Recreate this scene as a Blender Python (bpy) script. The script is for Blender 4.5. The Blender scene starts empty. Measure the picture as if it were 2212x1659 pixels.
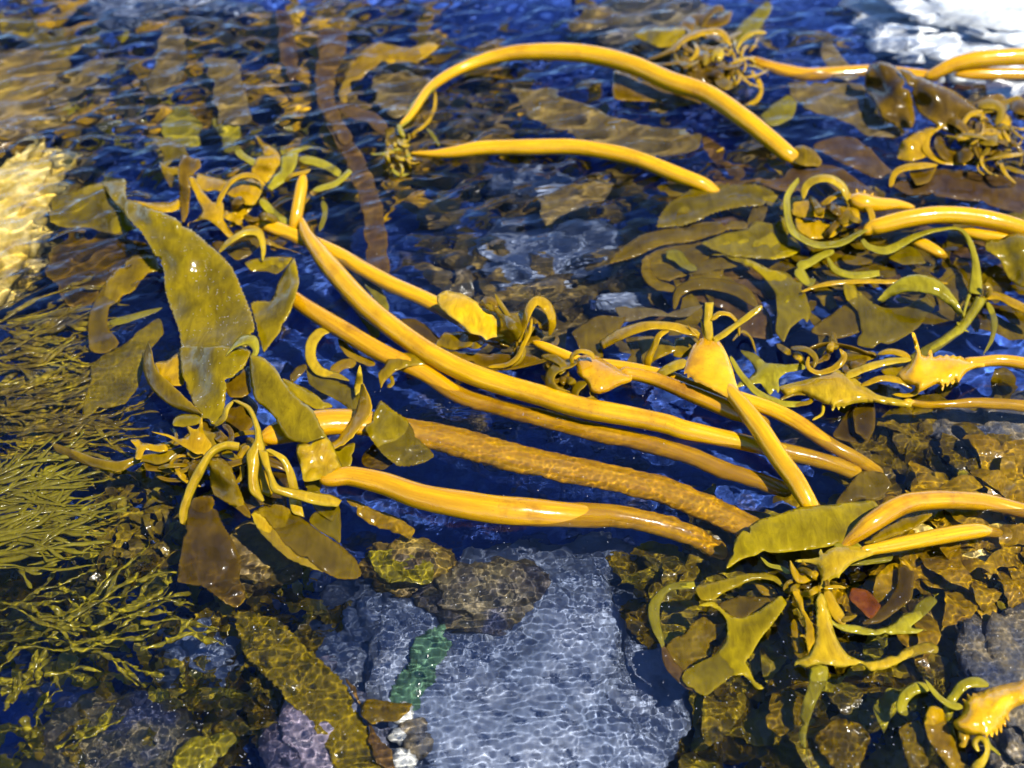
import bpy, math, random
import numpy as np
from mathutils import Vector, Matrix
from mathutils.geometry import delaunay_2d_cdt
SC = bpy.context.scene
COL = SC.collection
rad = math.radians
K = 100.0                                         # one scene unit is one centimetre; the numbers below are metres, scaled by K when built
SC.unit_settings.system = 'METRIC'
SC.unit_settings.scale_length = 1.0 / K
rng = np.random.default_rng(7)
random.seed(7)

# ------------------------------------------------------------------ camera
CAM_H, PITCH, HFOV = 1.5, 42.0, 40.0            # metres, degrees below the horizon, degrees
CAM_POS = np.array([0.0, -CAM_H / math.tan(rad(PITCH)), CAM_H])
cd = bpy.data.cameras.new('camera')
camera = bpy.data.objects.new('camera', cd)
COL.objects.link(camera)
camera.location = CAM_POS * K
camera.rotation_euler = (rad(90 - PITCH), 0, 0)
cd.sensor_width = 36.0
cd.lens = 18.0 / math.tan(rad(HFOV / 2))
cd.clip_start, cd.clip_end = 0.05 * K, 200.0 * K
cd.dof.use_dof = True
cd.dof.focus_distance = 2.03 * K
cd.dof.aperture_fstop = 3.0 / K               # an f/3 lens at this scale
SC.camera = camera

# ------------------------------------------------------------------ sky, sun, exposure
SUN_DIR = Vector((0.44, -0.42, 1.0)).normalized()     # towards the sun
SUN_EL = math.asin(SUN_DIR.z)
world = bpy.data.worlds.new('World')
SC.world = world
world.use_nodes = True
wn = world.node_tree
sky = wn.nodes.new('ShaderNodeTexSky')
sky.sky_type = 'NISHITA'
sky.sun_disc = False
sky.sun_elevation = SUN_EL
sky.sun_rotation = math.atan2(SUN_DIR.x, SUN_DIR.y)
sky.air_density = 0.55
sky.dust_density = 0.0
sky.ozone_density = 10.0
wn.links.new(sky.outputs[0], wn.nodes['Background'].inputs[0])
wn.nodes['Background'].inputs[1].default_value = 0.15
sl = bpy.data.lights.new('sun', 'SUN')
sl.energy = 5.0
sl.angle = rad(0.5)
sl.color = (1.0, 0.95, 0.86)
sl.cycles.is_caustics_light = True                    # real refracted caustics through the ripples
sun = bpy.data.objects.new('sun', sl)
COL.objects.link(sun)
sun.location = (0.6 * K, -0.3 * K, 3 * K)
sun.rotation_euler = SUN_DIR.to_track_quat('Z', 'Y').to_euler()
SC.view_settings.view_transform = 'Standard'
SC.view_settings.look = 'None'
SC.view_settings.exposure = 1.2
SC.view_settings.gamma = 1.0
SC.cycles.use_denoising = True
SC.cycles.caustics_reflective = False
SC.cycles.caustics_refractive = True
SC.cycles.max_bounces = 7
SC.cycles.diffuse_bounces = 2
SC.cycles.glossy_bounces = 3
SC.cycles.transmission_bounces = 6
SC.cycles.use_adaptive_sampling = True
SC.cycles.adaptive_threshold = 0.03

# ------------------------------------------------------------------ geometry of the place: a point of the photo at a height
# photo coordinates are those of a 2212 x 1659 view; heights are in metres over still water, and
# points under the water are found along the bent (refracted) line of sight
FW, FH = 2212.0, 1659.0
_f = (FW / 2) / math.tan(rad(HFOV / 2))
_fwd = np.array([0, math.cos(rad(PITCH)), -math.sin(rad(PITCH))])
_up = np.array([0, math.sin(rad(PITCH)), math.cos(rad(PITCH))])
_rt = np.array([1.0, 0, 0])

def PP(px, py, z):
    px, py, z = np.broadcast_arrays(np.asarray(px, float), np.asarray(py, float), np.asarray(z, float))
    d = ((px - FW / 2) / _f)[..., None] * _rt + ((FH / 2 - py) / _f)[..., None] * _up + _fwd
    d = d / np.linalg.norm(d, axis=-1, keepdims=True)
    zz = np.maximum(z, 0)
    t = (zz - CAM_H) / d[..., 2]
    p = CAM_POS + d * t[..., None]
    h = np.linalg.norm(d[..., :2], axis=-1)
    s = h / 1.333
    tan = s / np.sqrt(1 - s * s)
    dep = np.maximum(-z, 0)
    p = p + np.stack([d[..., 0] / h * tan * dep, d[..., 1] / h * tan * dep, -dep], -1)
    return p

def MPP(px, py):                                      # metres per photo pixel at the water there
    p = PP(px, py, 0)
    return np.linalg.norm(p - CAM_POS, axis=-1) / _f * np.sqrt(1 + ((px - FW / 2) / _f) ** 2 + ((py - FH / 2) / _f) ** 2) ** 0 * 1.0

REG = {'A': (0, 221.2, .3667), 'B': (0, 737.3, .3667), 'C': (626.7, 553, .3667), 'D': (1327.2, 331.8, .4),
       'E': (1327.2, 0, .4), 'F': (1327.2, 995.4, .4), 'G': (516.1, 1050.7, .4), 'H': (0, 1050.7, .3667),
       'I': (0, 0, .3667), 'J': (663.6, 0, .4), 'W': (0, 0, 1)}
def cv(reg, pts):
    ox, oy, k = REG[reg]
    a = np.array(pts, float)
    a[:, 0] = a[:, 0] * k + ox
    a[:, 1] = a[:, 1] * k + oy
    return a

# smooth value noise in numpy
_tab = np.random.default_rng(3).random((256, 256))
def vnoise(x, y):
    xi, yi = np.floor(x).astype(int), np.floor(y).astype(int)
    fx, fy = x - xi, y - yi
    fx, fy = fx * fx * (3 - 2 * fx), fy * fy * (3 - 2 * fy)
    g = lambda a, b: _tab[a % 256, b % 256]
    return (g(xi, yi) * (1 - fx) + g(xi + 1, yi) * fx) * (1 - fy) + (g(xi, yi + 1) * (1 - fx) + g(xi + 1, yi + 1) * fx) * fy
def fbm(x, y, o=4):
    s, a, t = 0, 1, 0
    for k in range(o):
        s = s + a * vnoise(x * 2 ** k + 17.3 * k, y * 2 ** k + 5.1 * k)
        t += a
        a *= .5
    return s / t

def catmull(P, n, closed=False, ten=.5):
    """Resample a polyline smoothly to n points, evenly in length."""
    P = np.asarray(P, float)
    m = len(P)
    if m == 2 and not closed:
        t = np.linspace(0, 1, n)[:, None]
        return P[0] * (1 - t) + P[1] * t
    Q = np.vstack([P[-1:], P, P[:2]]) if closed else np.vstack([2 * P[0] - P[1], P, 2 * P[-1] - P[-2]])
    segs = m if closed else m - 1
    out = []
    K = 14
    u = np.linspace(0, 1, K, endpoint=False)[:, None]
    for i in range(segs):
        p0, p1, p2, p3 = Q[i], Q[i + 1], Q[i + 2], Q[i + 3]
        m1, m2 = (p2 - p0) * ten, (p3 - p1) * ten
        out.append((2 * u ** 3 - 3 * u ** 2 + 1) * p1 + (u ** 3 - 2 * u ** 2 + u) * m1 + (3 * u ** 2 - 2 * u ** 3) * p2 + (u ** 3 - u ** 2) * m2)
    out = np.vstack(out + [P[:1] if closed else P[-1:]])
    L = np.concatenate([[0], np.cumsum(np.linalg.norm(np.diff(out[:, :2], axis=0), axis=1) + 1e-9)])
    tt = np.linspace(0, L[-1], n + 1)[:-1] if closed else np.linspace(0, L[-1], n)
    return np.stack([np.interp(tt, L, out[:, k]) for k in range(out.shape[1])], 1)

def plen(P):
    return float(np.linalg.norm(np.diff(np.asarray(P, float)[:, :2], axis=0), axis=1).sum())

# ------------------------------------------------------------------ scene objects
def tag(o, label=None, cat=None, group=None, kind=None):
    if label: o['label'] = label
    if cat: o['category'] = cat
    if group: o['group'] = group
    if kind: o['kind'] = kind
    return o

def thing(name, label, cat, loc, group=None):
    o = bpy.data.objects.new(name, None)
    COL.objects.link(o)
    o.location = np.array(loc) * K
    o.empty_display_size = .05 * K
    return tag(o, label, cat, group)

def make(name, V, F, mat, parent=None, uv=None, edge=None, thick=0, smooth=True, receiver=True):
    """Link vertices and faces as ONE mesh object; a part's mesh is local to its thing."""
    V = np.asarray(V, float)
    if parent is not None:
        base = np.array(parent.location) / K
    else:
        base = np.array([*V.mean(0)[:2], V[:, 2].min()])
    me = bpy.data.meshes.new(name)
    me.from_pydata(((V - base) * K).tolist(), [], F)
    if smooth: me.shade_smooth()
    if uv is not None:
        a = me.attributes.new('along', 'FLOAT2', 'POINT')
        a.data.foreach_set('vector', np.asarray(uv, np.float32).ravel())
    if edge is not None:
        a = me.attributes.new('edge', 'FLOAT', 'POINT')
        a.data.foreach_set('value', np.asarray(edge, np.float32).ravel())
    me.materials.append(mat)
    o = bpy.data.objects.new(name, me)
    COL.objects.link(o)
    if parent is not None: o.parent = parent
    else: o.location = base * K
    if thick:
        s = o.modifiers.new('thickness', 'SOLIDIFY')
        s.thickness = thick * K
        s.offset = 0
    o.cycles.is_caustics_receiver = receiver
    return o

class MB:
    def __init__(self):
        self.V, self.F, self.uv, self.n = [], [], [], 0
    def add(self, V, F, uv=None):
        self.V.append(np.asarray(V, float))
        self.F += [tuple(i + self.n for i in f) for f in F]
        self.uv.append(np.zeros((len(V), 2)) if uv is None else np.asarray(uv))
        self.n += len(V)
    def build(self, name, mat, parent=None, **k):
        return make(name, np.vstack(self.V), self.F, mat, parent, uv=np.vstack(self.uv), **k)

def tube_geo(C3, r, flat=1.0, seg=20, lump=0.0, seed=0.0, bend=0):
    """A round stem along C3 with a radius per point, rounded shut at both ends."""
    C3, r = np.asarray(C3, float), np.asarray(r, float)
    n = len(C3)
    T = np.gradient(C3, axis=0)
    T /= np.linalg.norm(T, axis=1, keepdims=True) + 1e-12
    up = np.array([0.0, 0, 1])
    S = np.cross(T, up)
    S[np.linalg.norm(S, axis=1) < .15] = [1, 0, 0]
    S /= np.linalg.norm(S, axis=1, keepdims=True)
    U = np.cross(S, T)
    th = np.linspace(0, 2 * math.pi, seg, endpoint=False)
    L = np.concatenate([[0], np.cumsum(np.linalg.norm(np.diff(C3, axis=0), axis=1))])
    rr = r[:, None] * np.ones(seg)
    if lump:
        rr = rr * (1 + lump * (fbm(L[:, None] * 18 + seed, np.cos(th)[None] * 1.2 + 7 + seed, 3) - .5) * 2)
    V = C3[:, None] + rr[..., None] * (np.cos(th)[None, :, None] * S[:, None] + flat * np.sin(th)[None, :, None] * U[:, None])
    uv = np.stack([np.broadcast_to(L[:, None], (n, seg)), np.broadcast_to(th[None] / 6.283 + seed, (n, seg))], -1)
    V, uv = V.reshape(-1, 3), uv.reshape(-1, 2)
    F = []
    for i in range(n - 1):
        a, b = i * seg, (i + 1) * seg
        for j in range(seg):
            k = (j + 1) % seg
            F.append((a + j, a + k, b + k, b + j))
    F.append(tuple(range(seg))[::-1])
    F.append(tuple((n - 1) * seg + j for j in range(seg)))
    return V, F, uv

def tube_px(pts, reg='W', **k):
    """pts: (x, y, radius in photo pixels, height in cm)."""
    p = np.array(pts, float)
    kx = REG[reg][2]
    p[:, :2] = cv(reg, p[:, :2])
    p[:, 2] *= kx
    q = catmull(p, max(8, int(plen(p) / 7)))
    q[:, 2] = np.maximum(q[:, 2], .8)
    # rounded ends
    m = 3
    for e in (0, 1):
        idx = range(m) if e == 0 else range(len(q) - 1, len(q) - 1 - m, -1)
        for a, i in enumerate(idx):
            q[i, 2] *= math.sqrt(1 - (1 - (a + .35) / (m + .35)) ** 2)
    C3 = PP(q[:, 0], q[:, 1], q[:, 3] / 100)
    return tube_geo(C3, q[:, 2] * MPP(q[:, 0], q[:, 1]), **k)

def stipe(parent, mat, pts, reg='W', name='stipe', lump=.05, flat=1.0, spikes=()):
    mb = MB()
    s = random.random() * 50
    mb.add(*tube_px(pts, reg, flat=flat, lump=lump, seed=s, seg=22))
    for sp in spikes:                                   # little horns growing on a bulb
        mb.add(*tube_px(sp, reg, seg=8))
    return mb.build(name, mat, parent)

def sheet(parent, mat, outline, reg='W', z=0.0, zc=None, name='blade', teeth=0.0, tsp=9.0, bow=.25, ruf=.42, step=4.0, thick=.0010, label=None, lens=0.0):
    """A blade with any outline (photo pixels); z or the control points zc (x, y, cm) give its height."""
    ol = cv(reg, outline)
    n = max(12, int(plen(np.vstack([ol, ol[:1]])) / step))
    p = catmull(ol, n, closed=True, ten=.26)
    nxt, prv = np.roll(p, -1, 0), np.roll(p, 1, 0)
    t = nxt - prv
    t /= np.linalg.norm(t, axis=1, keepdims=True) + 1e-9
    nor = np.stack([t[:, 1], -t[:, 0]], 1)
    sd = random.random() * 90
    idx = np.arange(n) * step
    wob = (fbm(idx / 30.0 + sd, idx * 0 + sd) - .5) * (3.0 if lens else 5.0)
    off = wob
    teeth = teeth * 1.7
    if teeth:
        ph = (idx / tsp + fbm(idx / 40 + sd, idx * 0 + 3) * 2) % 1.0
        off = off + teeth * (np.abs(ph - .5) * 2 - .5) * (.5 + fbm(idx / 25 + sd, idx * 0 + 9))
    if not lens:                                        # worn margins: small notches and torn slits
        per = n * step
        for _k in range(int(per / 170)):
            c0, dep, hw = rng.uniform(0, n), rng.uniform(3, 9) * (1.8 if rng.random() < .2 else 1), rng.uniform(1.2, 3.2)
            dd = np.abs((np.arange(n) - c0 + n / 2) % n - n / 2)
            off = off - dep * np.exp(-(dd / hw) ** 2) * min(1, per / 500)
    p = p + nor * off[:, None]
    x0, y0, x1, y1 = *p.min(0), *p.max(0)
    g = step * 1.5
    gx, gy = np.meshgrid(np.arange(x0 + g / 2, x1, g), np.arange(y0 + g / 2, y1, g))
    gx = gx + (np.arange(gx.shape[0]) % 2)[:, None] * g * .5
    q = np.stack([gx.ravel(), gy.ravel()], 1)
    # inside test and distance to the outline
    a, b = p, np.roll(p, -1, 0)
    ins = np.zeros(len(q), bool)
    for i in range(n):
        c = ((a[i, 1] > q[:, 1]) != (b[i, 1] > q[:, 1]))
        if c.any():
            xx = (b[i, 0] - a[i, 0]) * (q[:, 1] - a[i, 1]) / (b[i, 1] - a[i, 1] + 1e-12) + a[i, 0]
            ins ^= c & (q[:, 0] < xx)
    q = q[ins]
    if len(q):
        d = np.sqrt(((q[:, None] - p[None]) ** 2).sum(-1)).min(1)
        q = q[d > step * .7]
    allp = np.vstack([p, q])
    vs, _e, fs, *_r = delaunay_2d_cdt([Vector(v) for v in allp], [], [list(range(n))], 1, 1e-4)
    w = np.array([tuple(v) for v in vs])
    if len(w) < 3: return None
    d = np.sqrt(((w[:, None] - p[None]) ** 2).sum(-1)).min(1)
    if zc is not None:
        c = np.array(zc, float)
        cc = cv(reg, c[:, :2])
        wt = 1.0 / (((w[:, None] - cc[None]) ** 2).sum(-1) + 60.0) ** 1.25
        zz = (wt * c[:, 2]).sum(1) / wt.sum(1)
    else:
        zz = np.full(len(w), float(z))
    zz = zz + bow * (1 - np.exp(-d / 12.0))
    zz = zz + ruf * (fbm(w[:, 0] / 26 + sd, w[:, 1] / 26 + sd, 3) - .5) * 2 * (.35 + np.exp(-d / 14.0))
    F = [tuple(f) for f in fs]
    if lens:                                            # a solid pad: the same outline swelling up and down
        prof = lens * np.sqrt(1 - (1 - np.clip(d / (d.max() * 1.02), 0, 1)) ** 2)
        prof = prof * (1 + .25 * (fbm(w[:, 0] / 9 + sd, w[:, 1] / 9, 3) - .5))
        nv = len(w)
        F = F + [tuple(i + nv for i in f[::-1]) for f in F]
        zz = np.concatenate([zz + prof, zz - prof])
        w = np.vstack([w, w])
        d = np.concatenate([d, d])
        thick = 0
    V = PP(w[:, 0], w[:, 1], zz / 100)
    edge = np.exp(-d / 5.0)
    o = make(name, V, F, mat, parent, uv=w / 1000.0, edge=edge, thick=thick)
    if label and parent is not None: o['label'] = label
    return o

def loft(parent, mat, A, B, reg='W', z=(0,), tilt=0.0, bow=.3, name='blade', teeth=0.0, ruf=.3, thick=.0013, taper=(0, 0)):
    """A ribbon between two edge lines; z (cm) runs along it, tilt lifts edge A over edge B, bow arches it."""
    A, B = cv(reg, A), cv(reg, B)
    n = max(10, int(max(plen(A), plen(B)) / 5))
    wid = np.linalg.norm(A - B[:1], axis=1).max() if len(A) == len(B) else 40
    m = 9
    A, B = catmull(A, n), catmull(B, n)
    zz = np.interp(np.linspace(0, 1, n), np.linspace(0, 1, len(z)), z)
    k = np.ones(3) / 3
    zz = np.convolve(np.pad(zz, 1, mode='edge'), k, 'valid')
    tl = np.interp(np.linspace(0, 1, n), np.linspace(0, 1, len(np.atleast_1d(tilt))), np.atleast_1d(tilt))
    sd = random.random() * 90
    i = np.arange(n) * 5.0
    j = (fbm(i / 22 + sd, i * 0, 3) - .5) * 2.5
    j2 = (fbm(i / 22 + sd, i * 0 + 40, 3) - .5) * 2.5
    dv = A - B
    L = np.linalg.norm(dv, axis=1, keepdims=True) + 1e-6
    if teeth:
        j = j + teeth * (rng.random(n) - .5) * 2
        j2 = j2 + teeth * (rng.random(n) - .5) * 2
    wmax = np.minimum(L[:, 0] * .2, 10)
    A = A + dv / L * np.clip(j, -wmax, wmax)[:, None]
    B = B - dv / L * np.clip(j2, -wmax, wmax)[:, None]
    u = np.linspace(0, 1, m)
    XY = A[:, None] * (1 - u)[None, :, None] + B[:, None] * u[None, :, None]
    Z = zz[:, None] + tl[:, None] * (.5 - u)[None] + bow * (4 * u * (1 - u))[None] * np.minimum(1, L / 25)
    Z = Z + ruf * (fbm(i / 24 + sd, i * 0 + 2)[:, None] - .5) * 2 * (np.abs(u - .5) * 2)[None]
    V = PP(XY[..., 0], XY[..., 1], Z / 100).reshape(-1, 3)
    F = [(r * m + c, r * m + c + 1, (r + 1) * m + c + 1, (r + 1) * m + c) for r in range(n - 1) for c in range(m - 1)]
    dist = (np.minimum(u, 1 - u)[None] * L)
    edge = np.exp(-dist / 5.0)
    uv = np.stack([np.broadcast_to((i / 1000)[:, None], (n, m)), np.broadcast_to(u[None] * .04, (n, m))], -1)
    return make(name, V, F, mat, parent, uv=uv.reshape(-1, 2) + sd, edge=edge.ravel(), thick=thick)

def ribbon(parent, mat, pts, w, reg='W', z=(0,), name='blade', ends=(.35, .25), **k):
    """A ribbon along a centre line; w is its width (one number or a list along it)."""
    c = cv(reg, pts)
    kx = REG[reg][2]
    n = max(8, int(plen(c) / 8))
    q = catmull(c, n)
    t = np.gradient(q, axis=0)
    t /= np.linalg.norm(t, axis=1, keepdims=True) + 1e-9
    nor = np.stack([t[:, 1], -t[:, 0]], 1)
    s = np.linspace(0, 1, n)
    ww = np.interp(s, np.linspace(0, 1, len(np.atleast_1d(w))), np.atleast_1d(w)) * kx
    tp = np.minimum(1, ends[0] + (1 - ends[0]) * np.sqrt(np.clip(s / .15, 0, 1))) * np.minimum(1, ends[1] + (1 - ends[1]) * np.sqrt(np.clip((1 - s) / .12, 0, 1)))
    ww = ww * tp
    return loft(parent, mat, q + nor * ww[:, None] / 2, q - nor * ww[:, None] / 2, 'W', z, name=name, **k)

def pad(parent, mat, outline, reg, lens, z=0, zc=None, spikes=(), **k):
    """A swollen bulb with any outline; its horns are in the same part."""
    o = sheet(parent, mat, outline, reg, z, zc, name='bulb', lens=lens, bow=0, ruf=k.pop('ruf', .15), **k)
    return o

# ------------------------------------------------------------------ materials
def nodes(name):
    m = bpy.data.materials.new(name)
    m.use_nodes = True
    return m, m.node_tree, m.node_tree.nodes['Principled BSDF']

def N(nt, typ, **k):
    n = nt.nodes.new(typ)
    for a, v in k.items():
        if a in n.inputs: n.inputs[a].default_value = v
        else: setattr(n, a, v)
    return n

def wpos(nt):
    """World position in metres."""
    geo = nt.nodes.new('ShaderNodeNewGeometry')
    v = nt.nodes.new('ShaderNodeVectorMath')
    v.operation = 'SCALE'
    v.inputs['Scale'].default_value = 1.0 / K
    nt.links.new(geo.outputs['Position'], v.inputs[0])
    return v.outputs[0]

def ramp(nt, src, stops, interp='LINEAR'):
    r = nt.nodes.new('ShaderNodeValToRGB')
    r.color_ramp.interpolation = interp
    el = r.color_ramp.elements
    while len(el) < len(stops): el.new(.5)
    for e, (p, c) in zip(el, stops):
        e.position = p
        e.color = (*c, 1) if len(c) == 3 else c
    nt.links.new(src, r.inputs[0])
    return r.outputs[0]

def mix(nt, f, a, b, blend='MIX'):
    m = nt.nodes.new('ShaderNodeMix')
    m.data_type = 'RGBA'
    m.blend_type = blend
    for sock, v in ((m.inputs[0], f), (m.inputs[6], a), (m.inputs[7], b)):
        if hasattr(v, 'is_linked'): nt.links.new(v, sock)
        elif isinstance(v, (int, float)): sock.default_value = v
        else: sock.default_value = (*v, 1)
    return m.outputs[2]

def beads(nt, b, pos, bp, scale, strength=.32):
    """The film of water on a wet skin: a glossy coat with small drops standing on it."""
    v = N(nt, 'ShaderNodeTexVoronoi', Scale=scale, Randomness=1.0)
    nt.links.new(pos, v.inputs['Vector'])
    drop = ramp(nt, v.outputs['Distance'], [(.0, (1, 1, 1)), (.12, (.8, .8, .8)), (.24, (0, 0, 0))])
    w = N(nt, 'ShaderNodeTexNoise', Scale=23.0, Detail=2.0)
    nt.links.new(pos, w.inputs['Vector'])
    drop = mix(nt, 1.0, drop, ramp(nt, w.outputs[0], [(.48, (0, 0, 0)), (.6, (1, 1, 1))]), 'MULTIPLY')
    film = N(nt, 'ShaderNodeTexNoise', Scale=75.0, Detail=2.0)
    nt.links.new(pos, film.inputs['Vector'])
    hm = N(nt, 'ShaderNodeMath', operation='MULTIPLY_ADD')
    hm.inputs[1].default_value = .25
    nt.links.new(drop, hm.inputs[0])
    nt.links.new(film.outputs[0], hm.inputs[2])
    cb = N(nt, 'ShaderNodeBump', Strength=strength, Distance=.003 * K)
    nt.links.new(hm.outputs[0], cb.inputs['Height'])
    nt.links.new(bp.outputs[0], cb.inputs['Normal'])
    nt.links.new(cb.outputs[0], b.inputs['Coat Normal'])
    b.inputs['Coat Roughness'].default_value = .06

def blade_mat(name, dark, mid, light, edge, rough=.28, transl=.3, scale=14.0, speck=.5, bump=.25):
    m, nt, b = nodes(name)
    pos = wpos(nt)
    n1 = N(nt, 'ShaderNodeTexNoise', Scale=scale, Detail=5.0, Roughness=.6)
    nt.links.new(pos, n1.inputs['Vector'])
    col = ramp(nt, n1.outputs[0], [(.3, dark), (.5, mid), (.72, light)])
    sc_ = N(nt, 'ShaderNodeMapping'); sc_.inputs['Scale'].default_value = (70, 22, 50); sc_.inputs['Rotation'].default_value = (0, 0, .6)
    nt.links.new(pos, sc_.inputs[0])
    n9 = N(nt, 'ShaderNodeTexNoise', Scale=1.0, Detail=6.0, Roughness=.7, Distortion=.8)
    nt.links.new(sc_.outputs[0], n9.inputs['Vector'])
    col = mix(nt, .75, col, ramp(nt, n9.outputs[0], [(.32, (.50, .45, .4)), (.5, (.95, .95, .95)), (.68, (1.45, 1.45, 1.3))]), 'MULTIPLY')
    # darker flecks and grains in the skin
    n2 = N(nt, 'ShaderNodeTexNoise', Scale=scale * 16, Detail=3.0)
    nt.links.new(pos, n2.inputs['Vector'])
    f2 = ramp(nt, n2.outputs[0], [(.62, (0, 0, 0)), (.74, (1, 1, 1))])
    sc = nt.nodes.new('ShaderNodeMath'); sc.operation = 'MULTIPLY'; sc.inputs[1].default_value = speck
    nt.links.new(f2, sc.inputs[0])
    col = mix(nt, sc.outputs[0], col, tuple(c * .45 for c in dark))
    at = N(nt, 'ShaderNodeAttribute', attribute_name='edge')
    em = nt.nodes.new('ShaderNodeMath'); em.operation = 'MULTIPLY'; em.inputs[1].default_value = .7
    nt.links.new(at.outputs['Fac'], em.inputs[0])
    col = mix(nt, em.outputs[0], col, edge)
    nt.links.new(col, b.inputs['Base Color'])
    b.inputs['Roughness'].default_value = rough
    b.inputs['Specular IOR Level'].default_value = .05
    b.inputs['Coat Weight'].default_value = .8
    b.inputs['Coat Roughness'].default_value = .06
    b.inputs['Coat IOR'].default_value = 1.4
    n3 = N(nt, 'ShaderNodeTexNoise', Scale=60.0, Detail=4.0)
    nt.links.new(pos, n3.inputs['Vector'])
    bp = N(nt, 'ShaderNodeBump', Strength=bump, Distance=.004 * K)
    nt.links.new(n3.outputs[0], bp.inputs['Height'])
    nt.links.new(bp.outputs[0], b.inputs['Normal'])
    beads(nt, b, pos, bp, 260.0)
    if transl:
        t = N(nt, 'ShaderNodeBsdfTranslucent')
        tcol = mix(nt, .5, col, light)
        nt.links.new(tcol, t.inputs[0])
        ms = N(nt, 'ShaderNodeMixShader')
        ms.inputs[0].default_value = transl
        out = nt.nodes['Material Output']
        nt.links.new(b.outputs[0], ms.inputs[1])
        nt.links.new(t.outputs[0], ms.inputs[2])
        nt.links.new(ms.outputs[0], out.inputs[0])
    return m

def stipe_mat(name, base, light, brown, blotch=.6):
    """Wet kelp stem: fine lengthwise fibres, brown freckles and a few rubbed brown patches."""
    m, nt, b = nodes(name)
    at = N(nt, 'ShaderNodeAttribute', attribute_name='along')
    mp = N(nt, 'ShaderNodeMapping'); mp.inputs['Scale'].default_value = (9, 16, 1)
    nt.links.new(at.outputs['Vector'], mp.inputs[0])
    fib = N(nt, 'ShaderNodeTexNoise', Scale=1.0, Detail=6.0, Roughness=.65)
    nt.links.new(mp.outputs[0], fib.inputs['Vector'])
    col = ramp(nt, fib.outputs[0], [(.26, tuple(c * .88 for c in base)), (.45, base), (.68, tuple(c * 1.1 for c in light))])
    pos = wpos(nt)
    n2 = N(nt, 'ShaderNodeTexNoise', Scale=6.0, Detail=6.0, Roughness=.7)
    nt.links.new(pos, n2.inputs['Vector'])
    f2 = ramp(nt, n2.outputs[0], [(.55, (0, 0, 0)), (.70, (blotch, blotch, blotch))])
    col = mix(nt, f2, col, brown)
    n3 = N(nt, 'ShaderNodeTexVoronoi', Scale=190.0)
    nt.links.new(pos, n3.inputs['Vector'])
    f3 = ramp(nt, n3.outputs['Distance'], [(.10, (.75, .75, .75)), (.22, (0, 0, 0))])
    n4 = N(nt, 'ShaderNodeTexNoise', Scale=11.0, Detail=2.0)
    nt.links.new(pos, n4.inputs['Vector'])
    f4 = ramp(nt, n4.outputs[0], [(.45, (0, 0, 0)), (.62, (.8, .8, .8))])
    ff = mix(nt, 1.0, f3, f4, 'MULTIPLY')
    col = mix(nt, ff, col, tuple(c * .5 for c in brown))
    nt.links.new(col, b.inputs['Base Color'])
    b.inputs['Roughness'].default_value = .24
    b.inputs['Specular IOR Level'].default_value = .12
    b.inputs['Coat Weight'].default_value = .8
    b.inputs['Coat Roughness'].default_value = .07
    b.inputs['Coat IOR'].default_value = 1.4
    b.inputs['Subsurface Weight'].default_value = .12
    b.inputs['Subsurface Radius'].default_value = (.006, .004, .0006)
    b.inputs['Subsurface Scale'].default_value = .6 * K
    mb_ = N(nt, 'ShaderNodeTexNoise', Scale=45.0, Detail=3.0)
    nt.links.new(pos, mb_.inputs['Vector'])
    bp = N(nt, 'ShaderNodeBump', Strength=.22, Distance=.004 * K)
    nt.links.new(mb_.outputs[0], bp.inputs['Height'])
    nt.links.new(bp.outputs[0], b.inputs['Normal'])
    beads(nt, b, pos, bp, 150.0, .18)
    b.inputs['Coat IOR'].default_value = 1.45
    return m

GOLD = stipe_mat('kelp_stem_gold', (.37, .192, .001), (.47, .262, .0012), (.20, .080, .002), .7)
GOLD2 = stipe_mat('kelp_stem_ochre', (.32, .155, .001), (.41, .215, .0012), (.14, .052, .002), .9)
YEL = blade_mat('kelp_yellow', (0.2592, 0.1432, 0.0028), (0.3274, 0.2046, 0.0041), (0.3819, 0.2592, 0.0081), (0.3819, 0.2728, 0.0136), transl=.25, speck=.15)
YGR = blade_mat('kelp_yellow_green', (0.155, 0.124, 0.0037), (0.2232, 0.1798, 0.005), (0.2852, 0.2356, 0.0093), (0.2976, 0.248, 0.0186), transl=.3, speck=.2)
GLD = blade_mat('kelp_gold_blade', (.20, .108, .001), (.29, .165, .0012), (.36, .215, .002), (.36, .215, .002), transl=.25, speck=.4)
BRT = blade_mat('kelp_young_yellow', (.44, .25, .002), (.56, .34, .003), (.66, .44, .02), (.66, .46, .05), transl=.4, speck=.05)
OLV = blade_mat('kelp_olive', (.086, .061, .0006), (.145, .102, .0008), (.215, .150, .0012), (.28, .19, .002), transl=.3, speck=.3)
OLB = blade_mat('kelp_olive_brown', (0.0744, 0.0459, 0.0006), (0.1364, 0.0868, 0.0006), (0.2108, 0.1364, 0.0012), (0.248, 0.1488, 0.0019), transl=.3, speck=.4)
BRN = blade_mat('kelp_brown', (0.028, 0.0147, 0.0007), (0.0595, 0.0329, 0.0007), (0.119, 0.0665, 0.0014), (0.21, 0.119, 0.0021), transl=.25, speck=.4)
VIO = blade_mat('kelp_violet_brown', (0.049, 0.0238, 0.0084), (0.084, 0.0455, 0.0126), (0.133, 0.077, 0.0154), (0.168, 0.091, 0.014), transl=.2, speck=.3)
TUF = blade_mat('algae_strands', (0.0525, 0.0338, 0.003), (0.18, 0.1237, 0.0037), (0.345, 0.27, 0.009), (0.3, 0.225, 0.015), transl=.25, speck=.2, scale=17)
AMB = blade_mat('kelp_amber', (.12, .084, .0007), (.20, .145, .0009), (.29, .21, .0012), (.34, .24, .002), transl=.3, speck=.3)
RED = blade_mat('weed_red', (.05, .007, .001), (.17, .040, .001), (.32, .11, .003), (.24, .07, .002), transl=.2, speck=.6, scale=40)
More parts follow.
